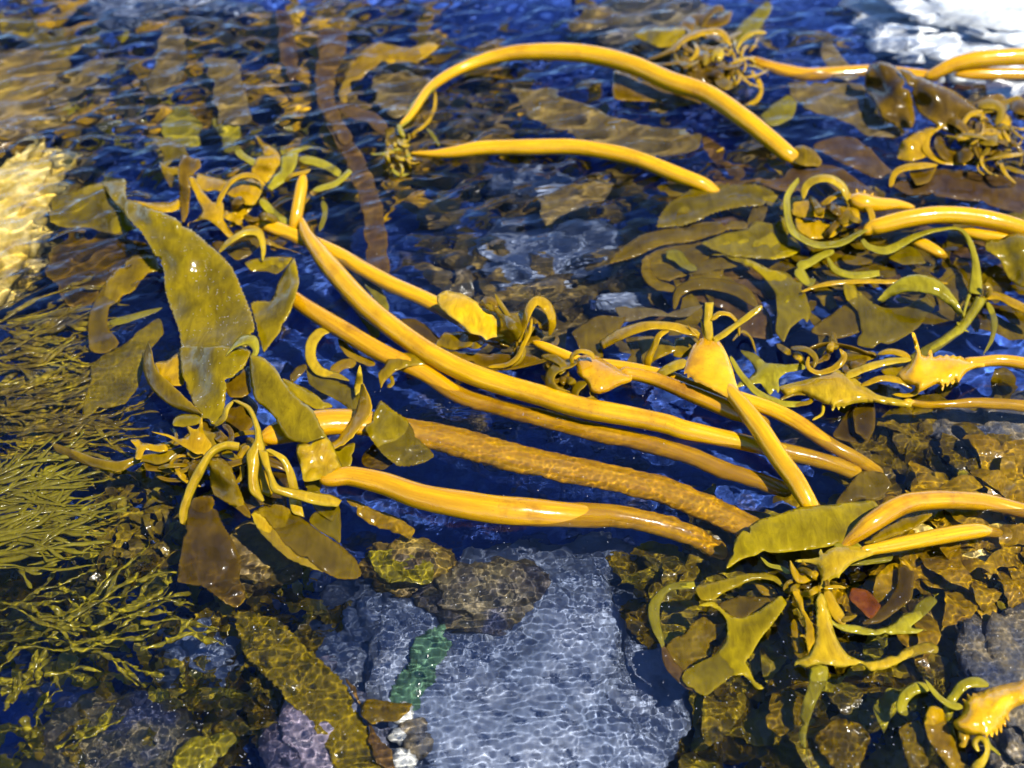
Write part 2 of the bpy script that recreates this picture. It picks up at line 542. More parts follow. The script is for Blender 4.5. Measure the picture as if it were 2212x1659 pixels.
DIM = blade_mat('kelp_tan', (0.088, 0.0578, 0.0165), (0.132, 0.0908, 0.0248), (0.1815, 0.132, 0.0385), (0.187, 0.1375, 0.0495), transl=.2, speck=.6, scale=22)

def rock_mat(name, stops, patch=None, scale=9.0, bump=.6, thr=.55):
    m, nt, b = nodes(name)
    pos = wpos(nt)
    n1 = N(nt, 'ShaderNodeTexNoise', Scale=scale, Detail=8.0, Roughness=.68)
    nt.links.new(pos, n1.inputs['Vector'])
    col = ramp(nt, n1.outputs[0], stops)
    n2 = N(nt, 'ShaderNodeTexVoronoi', Scale=scale * 9)
    nt.links.new(pos, n2.inputs['Vector'])
    col = mix(nt, .35, col, ramp(nt, n2.outputs['Distance'], [(.1, (.35, .35, .35)), (.6, (1, 1, 1))]), 'MULTIPLY')
    if patch:
        n3 = N(nt, 'ShaderNodeTexNoise', Scale=scale * .55, Detail=6.0, Roughness=.6)
        nt.links.new(pos, n3.inputs['Vector'])
        col = mix(nt, ramp(nt, n3.outputs[0], [(thr, (0, 0, 0)), (thr + .07, (.85, .85, .85))]), col, patch)
    nt.links.new(col, b.inputs['Base Color'])
    b.inputs['Roughness'].default_value = .6
    bp = N(nt, 'ShaderNodeBump', Strength=bump, Distance=.01 * K)
    nt.links.new(n1.outputs[0], bp.inputs['Height'])
    nt.links.new(bp.outputs[0], b.inputs['Normal'])
    return m

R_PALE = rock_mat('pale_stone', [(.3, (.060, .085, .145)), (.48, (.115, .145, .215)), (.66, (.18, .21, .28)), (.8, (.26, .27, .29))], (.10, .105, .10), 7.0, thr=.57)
R_GLARE = rock_mat('glare_white', [(.3, (.55, .58, .58)), (.5, (.72, .76, .76)), (.7, (.80, .83, .84))], (.20, .24, .30), 7.0, .15, thr=.57)  # white painted as the far corner's glare, broken by blue grey
R_TAN = rock_mat('tan_stone', [(.3, (.02, .022, .04)), (.5, (.09, .07, .03)), (.7, (.20, .16, .07))], (.02, .03, .08), 12.0)
R_DARK = rock_mat('dark_stone', [(.3, (.008, .012, .03)), (.5, (.022, .03, .06)), (.7, (.07, .08, .11))], (.10, .075, .02), 9.0)
R_PINK = rock_mat('pink_crusted_stone', [(.3, (.05, .055, .10)), (.5, (.12, .10, .14)), (.7, (.26, .20, .23))], (.08, .09, .13), 11.0)
R_OCHRE = rock_mat('weedy_ochre_stone', [(.3, (0.06, 0.036, 0.0036)), (.5, (0.156, 0.096, 0.0072)), (.7, (0.252, 0.174, 0.018))], (0.036, 0.021, 0.006), 12.0, thr=.58)
R_GOLD = rock_mat('weedy_gold_stone', [(.3, (.20, .11, .008)), (.46, (.46, .31, .03)), (.64, (.78, .62, .24))], (.22, .12, .02), 14.0, thr=.62)
R_BARN = rock_mat('barnacled_stone', [(.34, (.012, .022, .06)), (.48, (.08, .075, .07)), (.6, (.20, .15, .07)), (.72, (.46, .42, .38))], (.24, .19, .18), 19.0, 1.0, thr=.62)
SHELL = rock_mat('white_shell', [(.3, (.36, .36, .32)), (.6, (.55, .55, .50))], (.25, .24, .2), 20.0, .3)
GREEN = blade_mat('sea_lettuce', (.05, .09, .075), (.07, .15, .09), (.11, .21, .13), (.11, .21, .13), transl=.3, speck=.1, scale=40)

# ------------------------------------------------------------------ water: one rippled sheet that really refracts
def W2(px, py):
    p = PP(px, py, 0)
    return float(p[0]), float(p[1])

def blob(X, Y, px, py, r, sx=1.0):
    cx, cy = W2(px, py)
    return np.exp(-(((X - cx) / sx) ** 2 + (Y - cy) ** 2) / (2 * r * r))

def sig(v): return 1 / (1 + np.exp(-np.clip(v, -30, 30)))

wr = np.random.default_rng(21)
WAV = []
for k in range(14):                                    # slow swell
    lam = wr.uniform(.09, .30); a = wr.uniform(0, 6.283)
    WAV.append(('s', lam, a, wr.uniform(0, 6.283), .010 * lam / 6.283))
for k in range(42):                                    # wind ripples of the far water, crests running up to the right
    lam = wr.uniform(.022, .085); a = rad(112) + wr.normal(0, .5)
    WAV.append(('t', lam, a, wr.uniform(0, 6.283), .050 * lam / 6.283))
for k in range(54):                                    # tiny round dimples of the near water
    lam = wr.uniform(.0075, .018); a = wr.uniform(0, 6.283)
    WAV.append(('f', lam, a, wr.uniform(0, 6.283), .0135 * lam / 6.283))
for k in range(26):                                    # the smallest wrinkles
    lam = wr.uniform(.0055, .009); a = wr.uniform(0, 6.283)
    WAV.append(('h', lam, a, wr.uniform(0, 6.283), .015 * lam / 6.283))
for k in range(18):                                    # wrinkles between the two sizes
    lam = wr.uniform(.020, .050); a = wr.uniform(0, 6.283)
    WAV.append(('g', lam, a, wr.uniform(0, 6.283), .024 * lam / 6.283))
for k in range(20):                                    # capillary rows in the middle
    lam = wr.uniform(.008, .014); a = rad(85) + wr.normal(0, .35)
    WAV.append(('m', lam, a, wr.uniform(0, 6.283), .022 * lam / 6.283))

def wave(X, Y):
    yt, yb = W2(1106, 520)[1], W2(1106, 1120)[1]
    at = sig((Y - yt) / .10) * (1.0 - .35 * sig((X - .15) / .15)) * (1 - .6 * blob(X, Y, 2150, 60, .3)) + .14
    at = at + .9 * blob(X, Y, 250, 560, .12, 1.4)
    af = sig((yb - Y) / .05)
    af = np.maximum(af, .8 * blob(X, Y, 100, 900, .20, 1.0))
    for bx, by in ((900, 940), (1050, 975), (1200, 1010), (1350, 1050), (1480, 1100), (1560, 1150)):
        af = np.maximum(af, 1.05 * blob(X, Y, bx, by, .045, 2.0))
    af = np.maximum(af, .6 * blob(X, Y, 1250, 920, .04, 5.0))
    af = np.maximum(af, .9 * blob(X, Y, 2140, 1200, .14))
    af = np.maximum(af, .75 * blob(X, Y, 2160, 1050, .12))
    ag = .22 + .7 * np.maximum(np.clip(af, 0, 1), blob(X, Y, 60, 850, .25, 1.0)) * (1 - .7 * blob(X, Y, 560, 1050, .11, 1.3))
    af = af * (1 - .62 * blob(X, Y, 1740, 1290, .14, 1.3)) * (1 - .75 * blob(X, Y, 530, 1080, .11, 1.3))
    af = af * (1 - .75 * blob(X, Y, 950, 1075, .03, 4.0)) + .04
    ah = af
    soft = 1 - .72 * blob(X, Y, 1100, 1530, .18, 1.3)
    af, ag, ah = af * soft, ag * soft, ah * (1 - .8 * blob(X, Y, 1100, 1530, .18, 1.3))
    am = .5 * blob(X, Y, 1150, 1480, .16, 1.4) + .5 * blob(X, Y, 1100, 900, .08, 2.5) + .45 * blob(X, Y, 1250, 480, .22, 1.5) + .06
    al = .55 + .6 * at
    amp = {'h': ah, 'g': ag, 's': al, 't': at, 'f': af, 'm': am}
    Z = 0
    for kind, lam, a, ph, h in WAV:
        k = 6.283 / lam
        wob = .35 * np.sin(X * 9 + Y * 7 + ph)
        Z = Z + amp[kind] * h * np.sin(k * (X * math.cos(a) + Y * math.sin(a)) + ph + wob)
    return Z

def axis(lo, hi, d, far, n):
    core = np.arange(lo, hi + d / 2, d)
    g = np.geomspace(d, far, n).cumsum()
    return np.concatenate([(lo - g)[::-1], core, hi + g])

def grid_mesh(name, X, Y, Z, mat, caster=False):
    ny, nx = X.shape
    v = (np.stack([X, Y, Z], -1).reshape(-1, 3) * K).astype(np.float32)
    i = np.arange(nx * ny).reshape(ny, nx)
    q = np.stack([i[:-1, :-1], i[:-1, 1:], i[1:, 1:], i[1:, :-1]], -1).reshape(-1, 4)
    me = bpy.data.meshes.new(name)
    me.vertices.add(len(v)); me.vertices.foreach_set('co', v.ravel())
    me.loops.add(q.size); me.loops.foreach_set('vertex_index', q.ravel().astype(np.int32))
    me.polygons.add(len(q)); me.polygons.foreach_set('loop_start', np.arange(0, q.size, 4, dtype=np.int32))
    me.update(calc_edges=True); me.shade_smooth()
    me.materials.append(mat)
    o = bpy.data.objects.new(name, me)
    COL.objects.link(o)
    if caster: o.cycles.is_caustics_caster = True
    else: o.cycles.is_caustics_receiver = True
    return o

wm, nt, b = nodes('clear_water')
b.inputs['Base Color'].default_value = (1, 1, 1, 1)
b.inputs['Roughness'].default_value = 0
b.inputs['IOR'].default_value = 1.333
b.inputs['Transmission Weight'].default_value = 1
ax = axis(-1.32, 1.32, .0021, 2.0, 14)
ay = axis(-.78, 1.42, .0021, 2.0, 14)
X, Y = np.meshgrid(ax, ay)
water = grid_mesh('water', X, Y, wave(X, Y), wm, caster=True)
tag(water, kind='structure')

# ------------------------------------------------------------------ seabed
def bed_z(X, Y):
    z = -.235 + .11 * (fbm(X * 3.1 + 40, Y * 3.1 + 12, 4) - .5) + .05 * (fbm(X * 14 + 3, Y * 14 + 8, 4) - .5)
    z = z + .10 * blob(X, Y, 2250, 1000, .22) + .05 * blob(X, Y, 150, 1500, .2) + .04 * blob(X, Y, 2050, 1450, .2)
    z = z + .06 * blob(X, Y, 2150, 30, .25, 1.3) + .06 * blob(X, Y, 150, 100, .35, 1.4)
    return np.minimum(z, -.03)

bm_, nt, b = nodes('seabed_water_tint_and_weed')
pos = wpos(nt)
n1 = N(nt, 'ShaderNodeTexNoise', Scale=26.0, Detail=8.0, Roughness=.7)
nt.links.new(pos, n1.inputs['Vector'])
col = ramp(nt, n1.outputs[0], [(.30, (.005, .028, .17)), (.48, (.012, .056, .31)), (.64, (.03, .095, .38)), (.78, (.14, .20, .36))])  # blue scattered by the water, painted into the bed colour
n2 = N(nt, 'ShaderNodeTexNoise', Scale=7.0, Detail=6.0, Roughness=.62, Distortion=.6)
nt.links.new(pos, n2.inputs['Vector'])
n5 = N(nt, 'ShaderNodeTexNoise', Scale=48.0, Detail=5.0, Roughness=.6)
nt.links.new(pos, n5.inputs['Vector'])
weed = ramp(nt, n5.outputs[0], [(.35, (.012, .010, .010)), (.52, (.07, .045, .008)), (.68, (.20, .135, .010))])
col = mix(nt, ramp(nt, n2.outputs[0], [(.55, (0, 0, 0)), (.63, (.9, .9, .9))]), col, weed)
n3 = N(nt, 'ShaderNodeTexVoronoi', Scale=44.0)
nt.links.new(pos, n3.inputs['Vector'])
col = mix(nt, .6, col, ramp(nt, n3.outputs['Distance'], [(.15, (1.2, 1.2, 1.2)), (.55, (.6, .6, .6))]), 'MULTIPLY')
nt.links.new(col, b.inputs['Base Color'])
b.inputs['Roughness'].default_value = .7
bp = N(nt, 'ShaderNodeBump', Strength=.8, Distance=.01 * K)
nt.links.new(n1.outputs[0], bp.inputs['Height'])
nt.links.new(bp.outputs[0], b.inputs['Normal'])
ax = axis(-1.5, 1.5, .012, 2.0, 10)
ay = axis(-.8, 1.7, .012, 2.0, 10)
X, Y = np.meshgrid(ax, ay)
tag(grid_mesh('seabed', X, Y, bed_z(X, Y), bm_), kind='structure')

# ------------------------------------------------------------------ stones
_ico = None
def ico(sub=4):
    global _ico
    if _ico is None: _ico = {}
    if sub not in _ico:
        import bmesh
        bm = bmesh.new()
        bmesh.ops.create_icosphere(bm, subdivisions=sub, radius=1)
        _ico[sub] = (np.array([v.co[:] for v in bm.verts]), [tuple(v.index for v in f.verts) for f in bm.faces])
        bm.free()
    return _ico[sub]

def stone(name, label, cat, px, py, z, rx, ry, rz, mat, lump=.28, rot=0, sub=5, freq=2.2, group=None, squash=.8):
    """A lumpy stone whose middle stands at the photo point (px, py); z and radii in cm."""
    v, f = ico(sub)
    s = random.random() * 60
    n = fbm(v[:, 0] * freq + s, v[:, 1] * freq + v[:, 2] * 1.7 * freq + s, 5) - .5
    n2 = fbm(v[:, 0] * freq * 4 + s, v[:, 1] * freq * 4 - v[:, 2] * 4 * freq + s, 3) - .5
    w = v * (1 + lump * 2 * n + lump * .35 * n2)[:, None]
    w[:, 2] = np.where(w[:, 2] > squash, squash + (w[:, 2] - squash) * .4, w[:, 2])
    w = w * np.array([rx, ry, rz]) / 100
    c, sn = math.cos(rot), math.sin(rot)
    w = np.stack([w[:, 0] * c - w[:, 1] * sn, w[:, 0] * sn + w[:, 1] * c, w[:, 2]], 1)
    w = w + PP(px, py, z / 100)
    o = make(name, w, f, mat)
    return tag(o, label, cat, group)

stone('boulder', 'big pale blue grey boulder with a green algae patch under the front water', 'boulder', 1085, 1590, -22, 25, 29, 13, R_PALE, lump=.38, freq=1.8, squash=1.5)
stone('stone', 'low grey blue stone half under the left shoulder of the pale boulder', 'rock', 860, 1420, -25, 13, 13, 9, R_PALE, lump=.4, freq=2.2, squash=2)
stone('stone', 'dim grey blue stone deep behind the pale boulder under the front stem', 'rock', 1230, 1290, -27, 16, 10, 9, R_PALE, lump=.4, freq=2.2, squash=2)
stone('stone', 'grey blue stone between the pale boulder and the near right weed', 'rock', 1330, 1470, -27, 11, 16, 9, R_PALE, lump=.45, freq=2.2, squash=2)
stone('stone', 'mottled tan rock sunk at the back edge of the pale boulder', 'rock', 1060, 1300, -15, 10, 7, 6, R_TAN)
stone('stone', 'round grey stone between the yellow algae and the dark olive blade', 'rock', 440, 1420, -17, 6, 6, 5, R_PALE, lump=.4)
stone('stone', 'pink crusted stone beside the purple weed at the front', 'rock', 715, 1600, -13, 8, 8, 6, R_PINK)
stone('stone', 'brown stone below the bright yellow weed at the bottom edge', 'rock', 250, 1640, -15, 12, 9, 6, R_TAN)
stone('stone', 'ochre stone with weed under the ribbons in front of the long stems', 'rock', 880, 1225, -14, 7, 5, 5, R_OCHRE)
stone('stone', 'white shape standing in for the glare on shallow water in the far corner', 'rock', 2225, 22, -17, 42, 38, 13, R_GLARE, lump=.5, freq=2.4, squash=3)  # stone shape added to paint the white glare on the water
stone('stone', 'brown weedy rock at the left border under the far ripples', 'rock', 10, 215, -11, 14, 22, 9, R_OCHRE)
stone('stone', 'bright golden weed covered rock along the left border', 'rock', 20, 480, -10, 10, 25, 9, R_GOLD, lump=.4, freq=3)
stone('stone', 'pale barnacled rock breaking the surface near the right border', 'rock', 2260, 985, -18, 19, 12, 9, R_BARN, lump=.5, freq=3)
stone('stone', 'whitish barnacled rock under the spiny bulb in the near corner', 'rock', 2225, 1520, -8, 9, 14, 6, R_BARN, lump=.45, freq=3)
stone('stone', 'dark stone crusted with weed right of the lower kelp crown', 'rock', 2080, 1380, -15, 12, 9, 7, R_OCHRE, lump=.4)
stone('stone', 'golden weedy stone under the second arching stem at right', 'rock', 2110, 1230, -13, 14, 9, 6, R_GOLD, lump=.5, freq=3)
stone('stone', 'grey stone in the open water above the yellow stems', 'rock', 1150, 560, -21, 16, 11, 7, R_PALE, lump=.5)
stone('stone', 'small pale stone left of the brown curled blades in mid water', 'rock', 1345, 655, -13, 5, 2.5, 3, R_PALE)
stone('stone', 'flat pale stone under the second arching stem in the far water', 'rock', 1160, 395, -18, 10, 5, 4, R_PALE, lump=.5)
stone('stone', 'pale stone far behind, at the top border left of the middle', 'rock', 330, 0, -13, 20, 9, 6, R_PALE, lump=.5)
stone('stone', 'tan stone behind the far arch of the longest stem', 'rock', 1420, 60, -16, 16, 14, 8, R_TAN)
stone('stone', 'olive stone under the dark front blade of the left crown', 'rock', 560, 1200, -15, 7, 6, 5, R_OCHRE)
tag(sheet(None, GREEN, [(880,1430),(905,1370),(960,1345),(975,1390),(945,1440),(935,1500),(900,1540),(845,1525),(850,1470)], 'W', z=-10, ruf=1.5, bow=.6, name='sea_lettuce', teeth=4), 'green sea lettuce patch growing on the pale boulder', 'seaweed')
shell = stone('shell', 'white shell lying on the dark olive blade in front', 'shell', 641, 1511, -9.5, 1.5, 1.7, .8, SHELL, lump=.12, sub=4)
stone('pebble', 'pink pebble beside the dark olive blade left of the boulder', 'pebble', 705, 1432, -12, 1.5, 1.3, 1, R_PINK, sub=3)
for i, (x, y, r) in enumerate(((868, 1540, 1.7), (895, 1572, 1.9), (862, 1590, 1.4), (905, 1610, 2.1), (872, 1640, 1.8), (940, 1600, 1.2))):
    stone('pebble', 'rounded whitish pebble beside the left side of the pale boulder', 'pebble', x, y, -9.5, r, r * .9, r * .7, R_BARN if i % 2 else SHELL, sub=3, group='pebbles beside the boulder')

# small loose stones and cobbles covering the bottom, beyond counting
mb = MB()
pr = np.random.default_rng(5)
v0, f0 = ico(3)
for k in range(620):
    px, py = pr.uniform(-100, 2312), pr.uniform(0, 1750) if k % 2 else pr.uniform(1150, 1750)
    r = pr.uniform(.008, .03) * (1.5 if py < 800 else 1)
    p = PP(px, py, -.22)
    s = pr.random() * 60
    w = v0 * (1 + .5 * (fbm(v0[:, 0] * 2 + s, v0[:, 1] * 2 + v0[:, 2] + s, 3) - .5))[:, None] * np.array([r, r * pr.uniform(.6, 1), r * .6])
    mb.add(w + [p[0], p[1], bed_z(p[0], p[1]) + r * .2], f0)
o = mb.build('cobbles', rock_mat('cobble_water_tint', [(.3, (.003, .018, .11)), (.5, (.012, .042, .19)), (.64, (.04, .07, .17)), (.78, (.24, .22, .18))], (.09, .062, .01), 13.0, thr=.6))  # the water's scattered blue is painted into the cobbles too
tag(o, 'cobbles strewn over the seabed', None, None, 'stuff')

# ------------------------------------------------------------------ weed carpet on the bottom: leaf flakes past counting
def leaf_geo(p, ang, L, w, rise, curl, s):
    n, m = 9, 3
    t = np.linspace(0, 1, n)
    a = ang + curl * (t - .2)
    x = np.cumsum(np.cos(a)) * L / n
    y = np.cumsum(np.sin(a)) * L / n
    zz = rise * np.sin(t * 2.4) + .012 * (fbm(t * 4 + s, t * 0 + s) - .5)
    ww = w * np.sin(math.pi * (.12 + .86 * t)) ** .7
    V = []
    for j, u in enumerate((-1, 0, 1)):
        V.append(np.stack([p[0] + x - np.sin(a) * ww * u / 2, p[1] + y + np.cos(a) * ww * u / 2, p[2] + zz + (abs(u) * .004) * np.sin(t * 19 + s + u)], -1))
    V = np.stack(V, 1).reshape(-1, 3)
    F = [(i * m + j, i * m + j + 1, (i + 1) * m + j + 1, (i + 1) * m + j) for i in range(n - 1) for j in range(m - 1)]
    return V, F

def carpet(name, mat, label, count, area, seed, Lr=(.05, .13), wr_=(.012, .035), lift=0.0, zr=None):
    mb = MB()
    r = np.random.default_rng(seed)
    done = 0
    while done < count:
        x0, y0, x1, y1 = area[r.integers(len(area))]
        px, py = r.uniform(x0, x1), r.uniform(y0, y1)
        p = PP(px, py, -.2)
        if not zr and fbm(p[0] * 6 + seed, p[1] * 6, 3) < .45: continue
        p[2] = r.uniform(*zr) if zr else min(bed_z(p[0], p[1]) + .012 + lift * r.random(), -.09)
        mb.add(*leaf_geo(p, r.uniform(0, 6.28), r.uniform(*Lr), r.uniform(*wr_), r.uniform(.002, .012) if zr else r.uniform(.01, .07), r.uniform(-1.6, 1.6), r.random() * 40))
        done += 1
    o = mb.build(name, mat)
    tag(o, label, None, None, 'stuff')
carpet('weed_carpet', DIM, 'tan weed carpeting the seabed', 260, [(-100, -20, 2300, 420), (0, 0, 1100, 420), (1000, 380, 1500, 700)], 3, (.07, .22), (.02, .05))
carpet('weed_carpet', GLD, 'gold brown weed blades swaying over the far bottom', 110, [(-50, 20, 1100, 420), (0, 100, 800, 430)], 4, (.10, .26), (.025, .06), .06)
carpet('weed_carpet', OLB, 'brown weed carpeting the seabed', 400, [(-100, 0, 2300, 420), (-50, 1150, 700, 1690), (1350, 1150, 2250, 1690), (1400, 1300, 2250, 1690), (1850, 880, 2250, 1150)], 9, (.05, .16), (.015, .045))
carpet('weed_carpet', YGR, 'yellow green weed sprouting from the seabed', 250, [(-50, 1200, 500, 1690), (0, 100, 700, 420), (1380, 1350, 2250, 1690), (2000, 1150, 2260, 1400)], 15, (.04, .10), (.012, .03))
carpet('weed_carpet', TUF, 'olive leaves lying over the near right bottom', 90, [(1400, 1330, 2230, 1690), (1400, 1180, 1650, 1400)], 19, (.08, .15), (.03, .06), .05)

carpet('weed_mat', OLB, 'half sunken olive brown mat of kelp scraps between the right crowns', 75, [(1430, 440, 1900, 740), (1700, 560, 2200, 760)], 23, (.07, .17), (.018, .05), 0, (-.075, -.025))
carpet('weed_mat', VIO, 'dim violet brown scraps sunk between the right crowns', 45, [(1400, 420, 2200, 760)], 24, (.08, .2), (.02, .05), 0, (-.10, -.05))
carpet('weed_carpet', GLD, 'golden weed lit under the near right crown', 95, [(1400, 1200, 2230, 1690), (1850, 1080, 2230, 1450)], 25, (.06, .14), (.02, .05), .06)
carpet('weed_carpet', TUF, 'fine yellow olive weed over the near left bottom', 230, [(-50, 1240, 720, 1690), (100, 1050, 420, 1300)], 26, (.04, .11), (.006, .02), .05)

# ------------------------------------------------------------------ stringy algae along the left border
def tuft(label, mat, n, area, z0, z1, ang, spread, L, seed, r0=.0022):
    mb = MB()
    r = np.random.default_rng(seed)
    for k in range(n):
        px, py = r.uniform(area[0], area[2]), r.uniform(area[1], area[3])
        z = r.uniform(z0, z1) / 100
        p = PP(px, py, z)
        a = rad(ang) + r.normal(0, spread)
        def strand(p, a, ln, rr, depth):
            m = 14
            t = np.linspace(0, 1, m)
            aa = a + .55 * (fbm(t * 2.4 + r.random() * 50, t * 0 + 2) - .5) * 2
            C = np.stack([p[0] + np.cumsum(np.cos(aa)) * ln / m, p[1] + np.cumsum(np.sin(aa)) * ln / m, p[2] + .018 * (fbm(t * 3 + r.random() * 50, t * 0) - .5) + .004 * t], -1)
            C[:, 2] = np.minimum(C[:, 2], -.003)
            rad_ = rr * (1.0 + .5 * np.sin(t * 9 + r.random() * 6)) * np.clip(1.15 - .55 * t, .3, 1)
            rad_[-1] *= .5
            mb.add(*tube_geo(C, rad_, flat=.55, seg=7))
            if depth:
                for q in range(r.integers(1, 3)):
                    i = r.integers(4, 10)
                    strand(C[i], aa[i] + r.choice((-1, 1)) * r.uniform(.3, .7), ln * .45, rr * .85, depth - 1)
        strand(p, a, r.uniform(.6, 1.2) * L, r0 * r.uniform(.7, 1.4), 1)
    p = mb.build('algae_tuft', mat)
    tag(p, label, 'seaweed', 'stringy algae along the left border')
tuft('olive stringy algae tuft spreading from the left border beside the big olive frond', TUF, 80, (-110, 690, 60, 890), -9, -3.5, 12, .35, .17, 31, .0036)
tuft('brown stringy algae tuft in rippled water left of the crown of ribbons', TUF, 70, (-110, 880, 70, 1010), -9, -3.5, 2, .4, .17, 32, .0034)
tuft('bright yellow green algae tuft just under the surface at the left border', YGR, 62, (-110, 1050, 30, 1230), -2.2, -.5, 17, .28, .15, 33, .0034)
tuft('loose yellow strands of algae in dimpled water below the bright tuft', YGR, 26, (-60, 1250, 300, 1420), -9, -4, 8, .5, .14, 34, .0036)
tuft('sparse yellow algae strands in dark water at the near left corner', YGR, 18, (-40, 1420, 150, 1650), -7, -4, 60, .9, .07, 35, .0036)

# ------------------------------------------------------------------ submerged loose blades (each its own thing)
def frond(label, mat, outline, reg, z=None, zc=None, **k):
    o = sheet(None, mat, outline, reg, z if z is not None else 0, zc, name='kelp_frond', **k)
    return tag(o, label, 'seaweed')

frond('long violet brown blade hanging down through the far rippled water', VIO, [(1860,170),(2030,170),(2040,280),(1990,400),(1960,540),(2010,700),(2070,810),(2010,830),(1920,700),(1870,600),(1850,450),(1880,320)], 'I', z=-2)
frond('broad brown band of kelp sinking behind the bent top of the main stem', VIO, [(60,560),(150,560),(200,680),(290,820),(360,980),(410,1130),(430,1300),(440,1480),(330,1500),(310,1300),(300,1150),(250,1000),(200,850),(120,700)], 'J', z=-3)
frond('orange tan blade with a hooked end left of the longest arching stem', GLD, [(350,230),(440,240),(570,255),(650,230),(730,245),(600,330),(450,340),(380,350),(300,420),(230,500),(190,560),(170,490),(230,340)], 'J', zc=[(700,240,.5),(500,290,-.6),(190,540,-3)])
frond('wide pale golden blade rippling under water between the two arching stems', DIM, [(1100,470),(1300,480),(1500,560),(1700,640),(1900,690),(2120,720),(2110,820),(1900,845),(1700,790),(1500,750),(1350,700),(1200,620)], 'J', z=-4)
frond('golden blade standing in the blue ripples far left of the arches', DIM, [(1210,340),(1390,350),(1430,500),(1480,700),(1300,730),(1250,560)], 'I', z=-4)
frond('ragged yellow blade in the blue ripples above the left cluster', YGR, [(960,720),(1060,610),(1160,680),(1180,850),(1060,870),(970,800)], 'I', z=-5)
frond('small yellow blade piece right of the ragged one above the left cluster', YGR, [(1240,680),(1340,690),(1420,760),(1400,860),(1330,880),(1280,790)], 'I', z=-5)
frond('dull olive blade slanting in the far left ripples', DIM, [(520,360),(640,330),(700,350),(560,470),(470,560),(300,600),(280,540),(400,470)], 'I', z=-5)
frond('tan blade under clear water right of the grey stone in the far middle', DIM, [(1250,1080),(1400,1000),(1640,980),(1600,1080),(1400,1160),(1280,1200)], 'J', z=-6)
frond('red brown wrinkled blade under the tip of the big olive frond', BRN, [(290,870),(430,760),(700,770),(900,820),(950,980),(850,1000),(600,1080),(540,1200),(400,1190),(280,1020)], 'A', z=-5, ruf=.9, teeth=3)
frond('dark olive sunken blade left of the big frond and its crown', OLV, [(540,120),(700,30),(830,-60),(930,-130),(960,-40),(860,80),(840,190),(800,290),(740,370),(640,390),(540,420),(470,430),(500,330),(540,220)], 'B', z=-3, ruf=.6)
frond('broad dark olive blade sunk diagonally left of the pale boulder', OLV, [(500,1320),(590,1335),(690,1420),(760,1500),(800,1590),(850,1670),(740,1680),(690,1590),(600,1490),(530,1410)], 'W', z=-8, ruf=1.0, teeth=4)
frond('small olive tip pointing at the green patch of the boulder', OLB, [(690,1150),(800,1160),(940,1175),(900,1230),(840,1270),(720,1285),(660,1230)], 'G', z=-5, ruf=.6)
frond('mustard blade with bright edges lying on the bottom left of the boulder top', YGR, [(700,345),(850,340),(960,380),(1050,430),(1040,520),(950,525),(830,520),(740,470)], 'G', z=-10, ruf=1)
frond('purple strip of weed running down beside the dark olive blade', VIO, [(570,1040),(640,1150),(700,1300),(740,1480),(850,1530),(790,1400),(700,1270),(630,1090)], 'G', z=-7)
frond('bright yellow weed piece lit on the bottom at the near border', YGR, [(1010,1640),(1060,1560),(1130,1480),(1250,1470),(1330,1440),(1390,1480),(1340,1560),(1250,1640),(1150,1700),(1040,1720)], 'H', z=-6, ruf=.8)
frond('brown gold blade lying under the fork ribbons right of the front blades', GLD, [(580,60),(700,110),(850,170),(950,230),(920,280),(820,240),(700,200),(620,140)], 'G', z=-8, ruf=.8)
frond('second olive blade curled at the far left border ripples', OLV, [(0,60),(120,90),(260,160),(420,180),(520,240),(400,330),(250,300),(100,220),(0,200)], 'I', z=-6)
frond('olive brown blade beneath the rippled water at the top border', DIM, [(900,330),(980,150),(1060,120),(1100,260),(1060,450),(960,560),(860,540)], 'I', z=-6)
frond('brown blade stripe far back left of the long violet blade', VIO, [(1620,60),(1700,60),(1740,220),(1760,420),(1700,470),(1650,330)], 'I', z=-5)
frond('grey olive blade under the ripples above the second arching stem', DIM, [(360,400),(520,360),(660,440),(600,560),(480,620),(360,560)], 'J', z=-5)
frond('yellow brown mosaic blade on the bottom of the near right', OLB, [(1080,1510),(1200,1400),(1330,1420),(1380,1500),(1320,1680),(1180,1660)], 'F', z=-6, ruf=1)
frond('pale green blade upright below the tail of the forked ribbon', YGR, [(1420,1420),(1400,1330),(1480,1230),(1640,1215),(1560,1290),(1500,1400),(1460,1470)], 'F', z=-5, ruf=.9)
frond('mottled brown blade below the spread star blade at lower right', OLB, [(850,1260),(960,1220),(1020,1300),(1000,1420),(900,1490),(820,1420)], 'F', z=-7, ruf=1)
frond('gold sunlit blade under water beneath the right arching stems', GLD, [(1540,500),(1700,470),(1820,510),(1900,570),(1850,700),(1700,680),(1560,580)], 'F', z=-7, ruf=1.2)
frond('sunken brown leaf under the lower bulb of the right plants', BRN, [(1270,1380),(1400,1350),(1400,1480),(1370,1560),(1290,1560),(1180,1520)], 'D', z=-4)
frond('flat brown gold blade rising over the end of the sunken stems', OLB, [(1200,250),(1230,170),(1330,60),(1450,60),(1500,130),(1450,200),(1350,220)], 'F', z=-2.5, ruf=.8)
frond('pale ochre blade on the bottom in the far middle', DIM, [(1480,40),(1560,20),(1700,60),(1640,140),(1500,170),(1400,130)], 'J', z=-8)
frond('yellow leaf with a torn tip under the descending arch', YGR, [(790,620),(930,510),(980,550),(960,640),(850,680)], 'E', z=-1, ruf=.3)
frond('big dusky blade sunk behind the dark folded blades', DIM, [(940,440),(1200,440),(1350,470),(1450,640),(1560,720),(1400,740),(1250,660),(1080,600),(960,540)], 'E', z=-3)
frond('narrow olive strip standing over the sunken pale stem', DIM, [(1120,230),(1180,240),(1250,330),(1330,410),(1250,440),(1160,380),(1120,300)], 'E', z=-.4)

